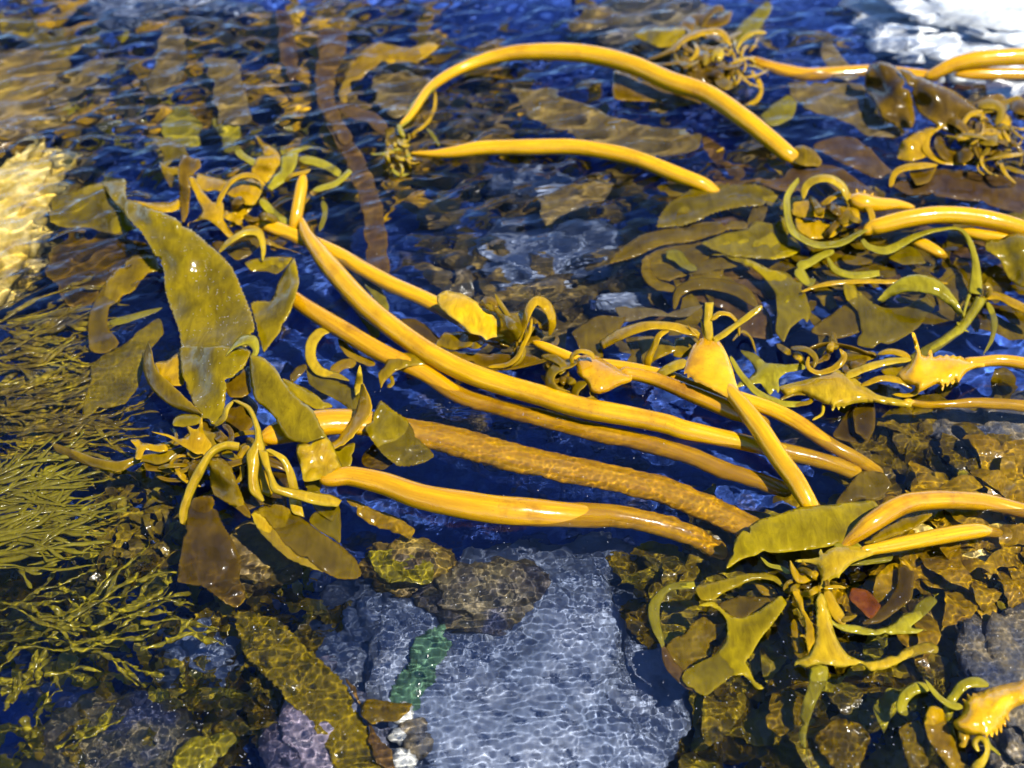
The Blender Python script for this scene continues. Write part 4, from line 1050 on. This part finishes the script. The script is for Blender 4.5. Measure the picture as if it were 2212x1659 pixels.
# --- front stem under the crown
B_ = plant('kelp with a freckled orange stem lying in front of all others, dipping under at right', 1000, 1090)
stipe(B_, GOLD2, [(690,1036,15,.9),(720,1033,19,1),(758.7,1029,22,1),(830,1045,25,1),(920,1075,28,.95),(1066,1101,33,.5),(1176,1110,32,-.4),(1276,1113,32,-2.2),(1327,1115,30,-3.2),(1407,1129,28,-4.2),(1487,1153,26,-5.2),(1535,1179,24,-7),(1567,1197,22,-9)])
sheet(B_, OLV, [(1790,830),(1900,815),(1880,880),(1940,980),(1990,980),(1960,1060),(1860,1000),(1810,900)], 'B', z=-1.2)
sheet(B_, BRN, [(2120,690),(2212,600),(2260,640),(2320,720),(2250,760),(2150,740)], 'B', z=-5)

# --- right upper plant with an arching stem
L_ = plant('kelp with broad serrated olive blades beside its gold curls and a short arching stem', 1850, 470)
stipe(L_, GOLD, [(1866,505,12,1.6),(1880,494,15,2),(1900,488,17,2.6),(1960,473,18,3.6),(2030,464,18,4),(2100,468,18,3.8),(2160,480,18,3.2),(2212,496,18,2.6),(2275,515,18,2)])
stipe(L_, GOLD, [(1960,512,10,.6),(1985,524,13,.3),(2015,540,14,-.3),(2045,556,13,-1.2)])
stipe(L_, GOLD, [(2070,496,9,1.2),(2110,506,12,1),(2160,514,13,.8),(2215,519,13,.6),(2270,525,13,.4)])
stipe(L_, GOLD, [(1836,422,9,3.4),(1848,430,18,3.3),(1866,437,22,3.2),(1899,441,17,2.6),(1935,441,12,1.8),(1975,448,7,.8)], name='bulb', flat=.8, lump=.2,
      spikes=[[(1852,420,4,3.8),(1850,408,2,4.4)],[(1866,420,4,3.8),(1868,410,2,4.2)],[(1880,425,4,3.4),(1886,417,2,3.8)]])
sheet(L_, OLV, [(230,400),(260,310),(330,240),(420,190),(560,160),(700,165),(830,190),(920,250),(925,310),(860,285),(740,285),(620,298),(520,325),(460,360),(380,385)], 'D', z=-.5, teeth=3, tsp=7)
sheet(L_, AMB, [(470,480),(600,430),(720,410),(760,365),(850,380),(920,340),(950,430),(1010,510),(960,550),(850,570),(720,565),(620,550),(530,520)], 'D', z=-.4, teeth=1.5)
sheet(L_, OLB, [(-60,600),(30,520),(150,440),(300,395),(480,365),(700,365),(720,405),(620,412),(480,460),(400,480),(250,500),(100,560)], 'D', z=-2, teeth=1.5)
sheet(L_, AMB, [(525,545),(700,560),(830,620),(920,640),(1000,680),(1040,780),(1062,860),(1040,912),(1020,890),(950,940),(915,1018),(870,960),(880,880),(870,760),(820,680),(740,610)], 'D', zc=[(540,550,-.6),(800,600,.1),(900,760,-.4),(915,1000,-1)])
sheet(L_, OLV, [(1238,715),(1270,695),(1310,725),(1360,780),(1440,830),(1560,830),(1690,770),(1730,840),(1640,940),(1540,1010),(1400,1050),(1310,1030),(1330,930),(1310,850),(1250,790)], 'D', zc=[(1250,710,.3),(1400,900,-.5),(1700,800,-2.5),(1320,1030,-2)])
loft(L_, YGR, [(1420,790),(1480,720),(1560,668),(1650,653),(1740,680),(1810,740),(1860,810),(1887,880)], [(1445,805),(1505,770),(1580,748),(1660,750),(1740,772),(1800,815),(1850,862),(1882,892)], 'D', z=(.6,2,3.6,4,4,3.2,2,.8), tilt=1.2, teeth=.6)
ribbon(L_, YEL, [(1018,245),(1035,175),(1100,135),(1175,140),(1235,185),(1258,255)], (38,40,42,44,44,38), 'D', z=(3.6,5,6.5,6.8,5.5,3.8), name='curl')
loft(L_, YGR, [(992,128),(938,190),(913,250),(923,370),(958,440),(1040,492),(1120,512),(1240,492),(1375,412)], [(1000,150),(962,210),(948,260),(958,350),(992,420),(1052,462),(1130,478),(1235,458),(1350,400)], 'D', z=(3.5,3.2,3,2.6,2,1.4,1.2,1.6,2.2), tilt=.8)
sheet(L_, GLD, [(950,225),(1040,240),(1100,270),(1200,280),(1310,300),(1325,360),(1240,392),(1180,360),(1080,340),(960,340)], 'D', zc=[(960,280,.4),(1150,310,1.6),(1310,330,2.8)], bow=.4, teeth=1)
sheet(L_, GLD, [(980,345),(1080,350),(1180,370),(1230,400),(1180,450),(1060,460),(990,410)], 'D', z=.3)
ribbon(L_, GLD, [(1390,405),(1392,350),(1370,290),(1330,260)], (30,34,36,30), 'D', z=(2.2,3,3.4,3.4), name='branch')
ribbon(L_, GLD, [(1120,280),(1170,240),(1230,215),(1290,240)], 30, 'D', z=(2,3.4,4,3.6), name='branch')
loft(L_, YGR, [(1328,470),(1360,512),(1430,542),(1500,538),(1560,503),(1650,452),(1750,422),(1860,415),(1912,500),(1930,600),(1918,700),(1912,752)], [(1345,458),(1380,488),(1440,503),(1500,488),(1560,458),(1640,424),(1750,402),(1868,402),(1935,480),(1972,600),(1985,690),(1982,762)], 'D', z=(2,1.8,1.6,1.8,2.4,3,3.4,3.6,3,2.2,1.4,.8))
loft(L_, YGR, [(1955,770),(1905,850),(1850,920),(1770,985),(1670,1040),(1590,1090)], [(2015,785),(1960,870),(1900,950),(1820,1015),(1710,1085),(1610,1115)], 'D', z=(.8,.1,-.2,-.4,-.9,-1.8), bow=.8)
ribbon(L_, GLD, [(1990,770),(2070,768),(2140,800),(2215,840),(2270,880)], (50,40,46,50,46), 'D', z=(.9,1.2,1.2,1,.8))
ribbon(L_, OLB, [(2005,775),(2030,745),(2020,712),(2000,700)], 22, 'D', z=(1,2,2.8,3), name='curl')
ribbon(L_, YGR, [(2010,800),(2050,890),(2040,1000),(1990,1085)], (30,34,24,10), 'D', z=(.2,-.5,-1,-2), name='tendril')
ribbon(L_, YGR, [(1925,740),(1895,830),(1885,890)], (24,16,8), 'D', z=(.6,.4,.2), name='tendril')
ribbon(L_, YGR, [(1850,910),(1890,950),(1915,962)], (14,12,5), 'D', z=(.2,.2,.2), name='tendril')
ribbon(L_, GLD, [(1010,748),(1110,712),(1250,693),(1500,692),(1800,702)], (16,26,26,22,16), 'D', z=(.5,.5,.4,.3,.2), name='tendril')
ribbon(L_, YGR, [(1150,555),(1185,620),(1260,655),(1350,655),(1432,645)], (22,34,40,42,38), 'D', z=(.6,.3,.2,.2,.3), name='tendril', ends=(.3,.8))
ribbon(L_, YGR, [(1185,525),(1110,555),(1050,590),(985,610)], (40,36,44,60), 'D', z=(1,.9,.6,.4), name='branch')
ribbon(L_, YGR, [(985,620),(1020,670),(1050,698),(1085,680)], (60,56,44,30), 'D', z=(.4,.2,-.1,-.3), name='branch')
ribbon(L_, YGR, [(280,545),(340,555),(385,600),(445,630)], (46,60,50,40), 'D', z=(-1.6,-1.6,-1.8,-2), ends=(.8,.3))
ribbon(L_, OLB, [(325,840),(345,755),(430,708),(560,708),(690,750),(770,825)], (30,50,60,70,70,50), 'D', z=(-2,-1.6,-1.2,-1,-1,-1))
ribbon(L_, OLB, [(185,555),(170,640),(240,710),(340,735)], (30,52,54,40), 'D', z=(-4,-3.6,-3.4,-3))
sheet(L_, VIO, [(360,730),(480,600),(640,620),(760,760),(850,900),(850,1000),(700,980),(600,850),(460,800)], 'D', z=-5, ruf=.6)
sheet(L_, OLB, [(380,720),(420,640),(520,560),(600,600),(560,690),(460,740)], 'D', z=-3)
sheet(L_, OLB, [(1060,960),(1150,880),(1290,790),(1320,850),(1330,960),(1200,1000)], 'D', z=-2)
sheet(L_, OLB, [(180,560),(300,500),(480,480),(520,540),(440,640),(300,690),(200,650)], 'D', z=-4)
sheet(L_, OLV, [(1480,560),(1600,470),(1660,560),(1680,590),(1560,600)], 'D', z=-1)
ribbon(L_, OLB, [(1230,560),(1320,580),(1400,560)], 50, 'D', z=(-.6,-.4,-.6))
sheet(L_, OLB, [(1740,720),(1860,640),(1920,760),(1860,880),(1760,860)], 'D', z=-3)

V_ = tag(sheet(None, OLV, [(2010,1300),(2090,1275),(2220,1265),(2290,1400),(2290,1560),(2190,1545),(2130,1500),(2080,1400),(2005,1350)], 'E', zc=[(2010,1320,3),(2200,1300,4.5),(2130,1490,.8),(2250,1500,2.5)], name='kelp_frond', bow=.4, teeth=1), 'wide glossy olive blade lifted at the right border below the arching stem', 'seaweed')

# --- the two far arches
M_ = plant('kelp with the longest arch of stem looping over the far water', 1200, 150)
stipe(M_, GOLD, [(864,272,6,.2),(888,248,8,.4),(920,200,10,.6),(952,172,11,.8),(996,148,12,1.2),(1064,124,14,2.4),(1144,112,17,3.8),(1264,116,19,4.8),(1364,140,19,5),(1444,180,20,4.8),(1528,197,20,4.4),(1607,252,20,3.6),(1667,304,19,2),(1707,336,17,.6),(1728,352,14,-.4)][:9] + [(1447,175,20,4.8),(1528,203,20,4.4),(1607,256,20,3.6),(1667,304,19,2),(1707,338,18,.4),(1740,362,18,-2.5),(1775,388,17,-6),(1800,410,14,-10)])
ribbon(M_, YGR, [(500,690),(540,640),(590,560),(640,500),(700,440)], (20,44,50,46,40), 'J', z=(.4,.5,.6,.8,1))
ribbon(M_, GLD, [(690,490),(688,580),(650,660),(560,730)], (14,18,18,16), 'J', z=(.3,.3,.3,.3), name='tendril')
ribbon(M_, YGR, [(490,670),(505,710),(525,745)], (24,30,16), 'J', z=(1,1.4,.4), name='tendril')
sheet(M_, OLB, [(420,700),(470,690),(530,740),(500,780),(430,790)], 'J', z=-.3)
ribbon(M_, VIO, [(160,560),(260,610),(350,640),(430,720)], (50,70,70,60), 'J', z=(-2,-1.6,-1.2,-.6))
ribbon(M_, GLD, [(2210,820),(2250,800)], 10, 'J', z=(.3,.3), name='tendril')
sheet(M_, OLB, [(968,800),(1020,785),(1080,810),(1120,870),(1100,900),(1040,900),(975,880)], 'E', zc=[(980,840,.8),(1040,800,2.2),(1110,890,.5)], bow=.5)
sheet(M_, VIO, [(700,970),(830,970),(960,910),(1100,880),(1200,900),(1300,960),(1420,1050),(1340,1100),(1240,1060),(1100,960),(1000,1040),(900,1030),(800,1000)], 'E', z=-.8)

N_ = plant('kelp with the shorter far arch of stem ending at a broad olive blade', 1220, 318)
stipe(N_, GOLD, [(884,330,3,-.2),(936,332,8,.2),(984,328,13,.7),(1044,320,16,1.2),(1144,318,17,1.9),(1244,318,17,2.2),(1324,330,17,2.2),(1384,346,17,2),(1464,378,17,1.2),(1516,398,16,.4),(1552,420,16,-2),(1590,446,16,-5),(1630,470,14,-9)])
tr = np.random.default_rng(44)
def tangle(parent, reg, box, n, zr, mats, Lr, wr_, seed):
    """A crown of short curling branchlets round a root point."""
    r = np.random.default_rng(seed)
    for k in range(n):
        x, y = r.uniform(box[0], box[2]), r.uniform(box[1], box[3])
        a = r.uniform(0, 6.283); c = r.uniform(-1.2, 1.2)
        L = r.uniform(*Lr)
        pts = []
        for i in range(5):
            pts.append((x, y))
            x += math.cos(a) * L / 4; y += math.sin(a) * L / 4 * .75
            a += c * .6
        z0 = r.uniform(*zr)
        ribbon(parent, mats[r.integers(len(mats))], pts, (r.uniform(*wr_), r.uniform(*wr_), r.uniform(*wr_) * .7), reg, z=(z0, z0 + r.uniform(.5, 2), z0 + r.uniform(-.5, 1.5), max(0, z0 - 1.5)), name='tendril')
tangle(N_, 'J', (420, 760, 560, 920), 20, (-.4, .8), [GLD, YGR, YEL], (60, 150), (8, 22), 1)
ribbon(N_, YGR, [(640,690),(680,730),(715,790)], (14,22,14), 'J', z=(-.6,-.8,-1), name='tendril')

# --- far crown
O_ = plant('kelp crown of dark curls and a pointed leaf standing behind the longest arch', 1530, 130)
sheet(O_, OLV, [(98,185),(200,155),(320,148),(440,163),(475,190),(420,220),(350,245),(240,255),(160,225)], 'E', zc=[(100,185,2),(300,160,4.2),(350,240,2)], bow=.4)
ribbon(O_, GLD, [(185,320),(290,285),(390,205),(500,172),(580,180),(630,250)], (18,30,34,36,36,26), 'E', z=(2,3,5,6.2,6,4.5), name='branch')
sheet(O_, BRN, [(380,385),(480,360),(600,375),(570,450),(500,475),(430,445)], 'E', zc=[(400,390,2.5),(560,380,4),(500,470,1.2)], bow=.7)
sheet(O_, BRN, [(0,380),(120,410),(250,470),(400,500),(470,560),(350,570),(200,545),(0,530)], 'E', z=.2)  # dark sheet painting the shadow and reflection below the long arch
sheet(O_, YGR, [(610,220),(700,110),(820,10),(852,40),(780,160),(700,230),(640,245)], 'E', z=-.8)
sheet(O_, BRN, [(400,80),(480,65),(560,80),(630,60),(640,110),(560,150),(450,140)], 'E', z=1.6)
ribbon(O_, YEL, [(530,330),(545,285),(575,280),(560,330)], 34, 'E', z=(4,5,5.4,4.4), name='curl')
tangle(O_, 'E', (360, 200, 540, 400), 9, (.6, 3), [BRN, BRN, OLB], (110, 220), (40, 90), 62)
tangle(O_, 'E', (340, 200, 560, 360), 18, (.8, 4.5), [BRN, OLB, GLD, BRN], (110, 260), (10, 30), 2)
tangle(O_, 'E', (600, 270, 740, 420), 26, (.5, 3.5), [GLD, YEL, GLD], (80, 200), (7, 16), 3)
ribbon(O_, YEL, [(660,270),(690,215),(760,175),(820,178)], (20,22,22,26), 'E', z=(3,4,5,5), name='branch')
ribbon(O_, GLD, [(740,380),(790,470),(770,540),(700,570)], (20,26,26,14), 'E', z=(1.5,.8,.2,-.3), name='branch')
ribbon(O_, BRN, [(470,150),(500,90),(560,40),(590,60)], 30, 'E', z=(2,3,4,4), name='curl')

# --- sunken stem behind, with an arch leaving at the right
Q_ = plant('kelp with a pale orange stem sunk in far water before the white glare', 1950, 150)
stipe(Q_, GOLD2, [(1615,124,10,-.6),(1650,140,16,-.9),(1690,152,19,-1.2),(1750,160,19,-1.4),(1830,154,18,-1.5),(1900,152,18,-1.5),(1990,162,17,-1.2),(2030,166,14,-.8)])
stipe(Q_, GOLD, [(2000,168,11,-.3),(2030,154,13,.8),(2060,140,15,2),(2107,129,17,3),(2167,124,17,3.4),(2220,122,17,3.4),(2275,126,17,3)])
stipe(Q_, GOLD2, [(2062,162,8,.2),(2110,161,13,.2),(2160,161,14,.1),(2215,162,14,0),(2270,163,14,0)])

# --- far right crown
P_ = plant('kelp crown of dark folded blades and gold curls at the far right border', 2100, 270)
sheet(P_, BRN, [(1358,400),(1380,352),(1440,330),(1510,358),(1560,420),(1600,500),(1622,640),(1600,692),(1540,690),(1450,640),(1400,540),(1350,490)], 'E', zc=[(1370,380,5),(1450,340,7),(1570,450,6),(1610,640,2.5),(1540,690,.6),(1360,480,1)], bow=.6, ruf=.4)
sheet(P_, BRN, [(1535,375),(1620,388),(1720,450),(1850,500),(1960,590),(1910,640),(1850,730),(1760,695),(1640,600),(1600,480)], 'E', zc=[(1550,385,6.5),(1720,460,6.5),(1950,600,4.5),(1850,720,2),(1640,590,3)], bow=.8, ruf=.4)
sheet(P_, GLD, [(1525,855),(1555,760),(1650,705),(1795,665),(1730,720),(1680,780),(1690,840),(1600,872)], 'E', zc=[(1530,850,.5),(1600,740,2.5),(1780,680,3.5),(1650,850,1)], bow=.4)
ribbon(P_, GLD, [(1700,720),(1680,800),(1740,860),(1850,880),(1960,870)], (40,40,30,26,20), 'E', z=(2.5,1.6,1,.8,.6), name='curl')
loft(P_, GLD, [(1840,700),(1930,700),(2040,690),(2120,720)], [(1850,760),(1940,760),(2040,750),(2110,780)], 'E', z=(3,3.6,3.8,3.4), name='branch')
ribbon(P_, GLD, [(1900,740),(1880,680),(1920,620),(1990,600)], 26, 'E', z=(3.5,4.5,5,5), name='branch')
ribbon(P_, OLB, [(1960,570),(2040,560),(2090,600),(2060,680)], (50,60,50,30), 'E', z=(4.5,5,4.6,3.5), name='curl')
tangle(P_, 'E', (1850, 560, 2200, 800), 12, (.5, 3), [BRN, BRN, GLD, OLB], (130, 260), (40, 90), 63)
tangle(P_, 'E', (1900, 620, 2230, 860), 34, (.5, 4.5), [GLD, GLD, OLB, BRN, BRN], (120, 280), (9, 28), 5)
ribbon(P_, GLD, [(1490,1010),(1515,935),(1600,900),(1745,892)], (30,34,40,24), 'E', z=(.4,1.6,2.2,2), name='curl')
sheet(P_, BRN, [(1590,920),(1680,890),(1740,900),(1700,980),(1630,1000)], 'E', z=1)
sheet(P_, VIO, [(1500,1000),(1600,960),(1680,925),(1800,912),(2000,930),(2230,980),(2230,1150),(2000,1110),(1800,1065),(1600,1050)], 'E', z=-.7)
sheet(P_, VIO, [(1060,790),(1200,740),(1300,740),(1400,830),(1500,930),(1480,980),(1330,930),(1180,860)], 'E', z=-2)
sheet(P_, OLV, [(2110,1160),(2230,1130),(2230,1180),(2130,1190)], 'E', z=-.5)
ribbon(P_, OLB, [(1620,560),(1700,590),(1770,650),(1800,690)], 30, 'E', z=(2,2.6,3,3), name='branch')

# --- lower right crown
R_ = plant('kelp with a yellow hand shaped bulb at lower right whose branches hang into the water', 1800, 1220)
stipe(R_, GOLD, [(1858,1193,13,2.8),(1885,1187,12,2.6),(1947,1175,15,2.2),(2027,1159,17,1.6),(2087,1149,17,.8),(2125,1147,15,-.4),(2165,1152,12,-3)])
pad(R_, YEL, [(1395,470),(1330,466),(1250,460),(1180,468),(1150,482),(1128,502),(1116,474),(1104,496),(1108,520),(1050,530),(985,536),(980,546),(1050,550),(1090,562),(1110,600),(1118,650),(1110,692),(1130,688),(1150,655),(1162,662),(1168,645),(1200,632),(1215,636),(1222,615),(1245,590),(1285,555),(1360,522),(1400,505)], 'F', .8, zc=[(1390,490,2.8),(1200,520,3.2),(985,540,2.4),(1115,690,2)])
stipe(R_, GOLD2, [(1815,1185,8,1),(1835,1168,12,1.8),(1860,1148,17,3),(1887,1127,20,4),(1947,1091,21,4.2),(2007,1080,20,3),(2087,1081,19,1),(2147,1088,19,-.4),(2212,1102,19,-1.4),(2275,1118,19,-2)])
sheet(R_, AMB, [(605,580),(640,500),(650,430),(700,370),(780,320),(880,290),(1000,252),(1240,230),(1400,215),(1460,245),(1350,330),(1280,400),(1220,450),(1100,475),(950,490),(820,500),(700,530)], 'F', zc=[(610,570,.2),(800,400,1),(1100,330,1.6),(1400,230,1),(1200,450,1.6)], bow=.4)
sheet(R_, OLB, [(1345,445),(1450,370),(1560,310),(1680,275),(1718,290),(1640,350),(1540,400),(1450,432)], 'F', z=.2, teeth=1)
sheet(R_, OLV, [(440,680),(560,650),(680,615),(820,605),(900,640),(975,720),(930,700),(860,650),(780,640),(700,660),(600,710),(540,750),(470,750)], 'F', z=.3)
loft(R_, YGR, [(430,650),(300,665),(220,725),(180,800),(200,900),(255,1010)], [(440,690),(310,700),(262,750),(242,810),(250,900),(272,1000)], 'F', z=(-.2,-.3,-.5,-.6,-1,-1.6))
ribbon(R_, VIO, [(262,1000),(300,1100),(390,1190),(500,1255)], (30,60,66,40), 'F', z=(-1.6,-2,-2,-1.6))
sheet(R_, AMB, [(455,782),(530,758),(570,790),(630,840),(680,852),(780,808),(850,760),(900,728),(932,770),(890,830),(840,900),(790,960),(750,1030),(722,1090),(735,1140),(805,1225),(770,1232),(700,1160),(640,1160),(560,1220),(490,1272),(420,1240),(360,1180),(350,1150),(440,1100),(540,1050),(590,990),(612,930),(602,860),(550,800)], 'F', zc=[(470,780,.5),(650,900,.4),(900,740,1.4),(450,1180,-1.2),(790,1230,.2)], teeth=1)
sheet(R_, OLB, [(280,1010),(330,955),(385,925),(425,870),(480,845),(540,885),(600,875),(565,950),(515,990),(535,1040),(460,1075),(405,1105),(370,1155),(325,1090)], 'F', z=-3, teeth=2, ruf=.7)
sheet(R_, OLB, [(560,775),(700,730),(830,740),(840,780),(680,855),(620,835)], 'F', z=-1.5)
sheet(R_, YEL, [(1085,770),(1108,710),(1140,735),(1170,860),(1200,960),(1260,1050),(1350,1085),(1450,1070),(1560,1020),(1680,983),(1752,1000),(1742,1042),(1640,1050),(1540,1090),(1430,1132),(1300,1137),(1180,1105),(1100,1095),(1020,1118),(968,1112),(985,1080),(1050,1050),(1080,990),(1095,900)], 'F', zc=[(1110,720,3),(1120,900,2),(1130,1070,1.5),(980,1100,.8),(1300,1110,.9),(1500,1070,.2),(1720,1010,-1.2)], bow=.5, name='branch')
sheet(R_, GLD, [(955,690),(1010,695),(1025,800),(1060,860),(1092,900),(1090,980),(1050,1045),(1030,960),(998,950),(1003,935),(1035,938),(1020,850),(980,760)], 'F', zc=[(980,700,2.2),(1060,940,1.2)], name='branch')
sheet(R_, YGR, [(1060,1110),(1145,1105),(1152,1170),(1110,1260),(1070,1360),(1040,1460),(1035,1550),(1062,1665),(1000,1500),(998,1400),(1020,1290),(1050,1200)], 'F', zc=[(1100,1110,.8),(1080,1250,-.4),(1020,1450,-2.5),(1050,1650,-5)], name='branch')
sheet(R_, YGR, [(1145,830),(1200,880),(1300,890),(1420,910),(1500,880),(1600,800),(1700,728),(1742,762),(1660,850),(1600,900),(1692,918),(1660,932),(1500,940),(1350,940),(1230,920),(1170,880)], 'F', zc=[(1160,850,1.6),(1350,910,.8),(1720,740,-.8),(1670,925,.1)], bow=.4, name='branch')
ribbon(R_, GLD, [(1145,700),(1180,790),(1230,870),(1235,905)], (60,62,66,20), 'F', z=(2.4,2.2,1.8,1.2), name='branch')
ribbon(R_, OLB, [(1225,860),(1270,850),(1310,835)], (34,24,10), 'F', z=(1.8,2,2.2), name='branch')
ribbon(R_, GLD, [(1130,690),(1180,680),(1250,688)], (20,18,12), 'F', z=(2.4,2.4,2.2), name='branch')
ribbon(R_, GLD, [(950,540),(965,590),(1000,640),(1050,630),(1110,575)], (14,34,44,40,30), 'F', z=(2.8,2.4,1.8,1.4,1.4), name='branch')
ribbon(R_, YGR, [(790,520),(830,562),(900,580),(950,610)], (10,18,22,30), 'F', z=(.2,.2,.5,1.4), name='tendril')
sheet(R_, RED, [(1285,690),(1360,698),(1442,780),(1385,852),(1320,800),(1268,740)], 'F', z=-1, label='dark red blade')
sheet(R_, BRN, [(1540,550),(1620,600),(1600,750),(1440,870),(1340,880),(1450,780),(1520,680)], 'F', z=-1.2)
sheet(R_, BRN, [(1000,560),(1100,570),(1130,650),(1100,700),(1010,690),(960,640)], 'F', z=-.3)
ribbon(R_, GLD, [(700,640),(760,650),(800,690),(880,720)], (50,30,60,30), 'F', z=(-3,-3,-3,-3))
sheet(R_, YGR, [(1240,430),(1300,430),(1350,480),(1290,500),(1200,470),(1180,455)], 'F', z=1.4)
sheet(R_, YGR, [(1210,560),(1350,520),(1500,500),(1490,545),(1320,565)], 'F', z=-.6)
ribbon(R_, GLD, [(980,850),(985,940),(1010,1040)], 60, 'F', z=(-.5,-.6,-1))

# --- near right corner
S_ = plant('kelp with a ridged golden bulb fringed with spines in the near right corner', 2120, 1540)
sp = []
for i in range(9):
    x, y = 2190 - i * 14, 1505 + i * 8.5
    sp.append([(x, y + 6, 5, .6), (x + 3, y + 24, 3.4, .4), (x + 7, y + 33, 1, .3)])
for i in range(7):
    x, y = 2105 - i * 9, 1502 + i * 6
    sp.append([(x + 8, y + 6, 4, 1.6), (x - 3, y - 8, 2.6, 1.6), (x - 9, y - 14, 1, 1.5)])
pad(S_, GOLD, [(2240,1180),(2140,1198),(2040,1222),(1950,1258),(1935,1250),(1928,1270),(1905,1258),(1905,1290),(1880,1285),(1888,1320),(1870,1370),(1832,1412),(1850,1450),(1920,1480),(2000,1484),(2010,1500),(2025,1470),(2040,1496),(2050,1462),(2068,1486),(2074,1446),(2092,1470),(2096,1420),(2114,1440),(2116,1395),(2134,1412),(2134,1365),(2160,1335),(2240,1300)], 'F', 2.2, zc=[(2200,1240,1.4),(1860,1410,.9)], ruf=.5)
ribbon(S_, YGR, [(2020,1215),(1950,1195),(1880,1215),(1835,1270),(1805,1330),(1810,1420)], (44,56,56,54,48,60), 'F', z=(1.2,1.8,1.6,.8,0,-1))
ribbon(S_, YGR, [(1700,1235),(1640,1225),(1575,1265),(1550,1330),(1580,1375)], (50,62,60,60,40), 'F', z=(.4,.6,.4,0,-.5))
ribbon(S_, YGR, [(1678,1182),(1740,1265),(1815,1320),(1880,1330)], (12,26,32,44), 'F', z=(2.2,2,1.6,1.4), name='tendril')
ribbon(S_, YEL, [(1965,1570),(1945,1520),(1985,1500),(2015,1555),(1990,1620),(1930,1670)], (30,30,26,28,50,70), 'F', z=(.6,1.2,1.6,1.2,.4,-.4), name='curl')
ribbon(S_, YGR, [(2010,1480),(2025,1540),(2085,1590)], (16,18,10), 'F', z=(.6,.3,.1), name='tendril')
sheet(S_, GLD, [(1700,1330),(1765,1335),(1800,1430),(1860,1560),(1950,1700),(1850,1710),(1760,1600),(1690,1500),(1675,1400)], 'F', zc=[(1730,1340,.6),(1750,1500,-1),(1900,1700,-2)])
sheet(S_, OLB, [(1540,1440),(1640,1400),(1690,1500),(1700,1640),(1600,1690),(1560,1560)], 'F', z=-3.5, ruf=.6)
sheet(S_, YGR, [(1760,1380),(1820,1400),(1850,1520),(1800,1540),(1770,1460)], 'F', z=-1.5)
ribbon(S_, GLD, [(1880,1440),(1890,1520),(1860,1540)], (50,60,20), 'F', z=(.8,.2,-.4), name='tendril')

# dark wet blades in the hearts of the crowns
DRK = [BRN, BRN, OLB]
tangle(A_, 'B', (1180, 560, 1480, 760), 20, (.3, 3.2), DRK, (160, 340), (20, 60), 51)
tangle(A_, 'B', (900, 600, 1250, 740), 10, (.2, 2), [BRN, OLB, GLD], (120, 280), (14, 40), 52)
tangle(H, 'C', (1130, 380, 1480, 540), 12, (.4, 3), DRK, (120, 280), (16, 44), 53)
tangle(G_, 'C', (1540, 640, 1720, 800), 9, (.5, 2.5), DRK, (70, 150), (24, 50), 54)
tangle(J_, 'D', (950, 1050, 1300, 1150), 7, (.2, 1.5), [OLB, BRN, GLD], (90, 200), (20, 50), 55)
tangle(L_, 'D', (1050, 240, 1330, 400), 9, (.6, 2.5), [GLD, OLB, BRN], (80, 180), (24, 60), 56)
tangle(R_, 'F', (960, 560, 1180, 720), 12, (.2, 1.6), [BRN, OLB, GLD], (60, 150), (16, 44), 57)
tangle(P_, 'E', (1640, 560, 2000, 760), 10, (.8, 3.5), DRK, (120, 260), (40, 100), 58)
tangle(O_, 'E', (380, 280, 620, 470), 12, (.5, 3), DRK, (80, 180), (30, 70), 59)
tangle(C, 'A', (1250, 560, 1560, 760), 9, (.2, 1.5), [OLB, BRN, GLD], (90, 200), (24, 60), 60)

# ------------------------------------------------------------------ tiny bubbles and grains drifting on the water
mb = MB()
r = np.random.default_rng(77)
oct_v = np.array([(1, 0, 0), (-1, 0, 0), (0, 1, 0), (0, -1, 0), (0, 0, 1), (0, 0, -1)], float)
oct_f = [(0, 2, 4), (2, 1, 4), (1, 3, 4), (3, 0, 4), (2, 0, 5), (1, 2, 5), (3, 1, 5), (0, 3, 5)]
px = r.uniform(150, 2250, 1500); py = 1700 - 1200 * r.random(1500) ** 1.2
keep = fbm(px / 130, py / 130, 3) > .46
px, py = px[keep], py[keep]
P = PP(px, py, 0)
P[:, 2] = wave(P[:, 0], P[:, 1]) + .0001
# white specks for grains and painted drop glints on the left crown's big blades
bpy.context.view_layer.update()
for o_, n_ in SPK:
    me_ = o_.data
    c_ = np.array([tuple((o_.matrix_world @ me_.polygons[i].center) / K) for i in r.choice(len(me_.polygons), min(n_, len(me_.polygons)), replace=False)])
    c_ = c_ + r.uniform(-.0015, .0015, c_.shape) * [1, 1, 0] + [0, 0, .0012]
    P = np.vstack([P, c_])
for q in P:
    s = r.uniform(.00022, .0005)
    a = r.uniform(0, 3.14)
    e = oct_v * [s * r.uniform(1, 2.4), s, s]
    e = np.stack([e[:, 0] * math.cos(a) - e[:, 1] * math.sin(a), e[:, 0] * math.sin(a) + e[:, 1] * math.cos(a), e[:, 2]], 1)
    mb.add(e + q, oct_f)
fm, nt, b = nodes('foam_and_glint_white')
b.inputs['Base Color'].default_value = (.8, .8, .78, 1)
b.inputs['Roughness'].default_value = .4
o = mb.build('foam_and_glint_specks', fm)
tag(o, 'tiny white foam specks on the water and painted glints on the blades', None, None, 'stuff')
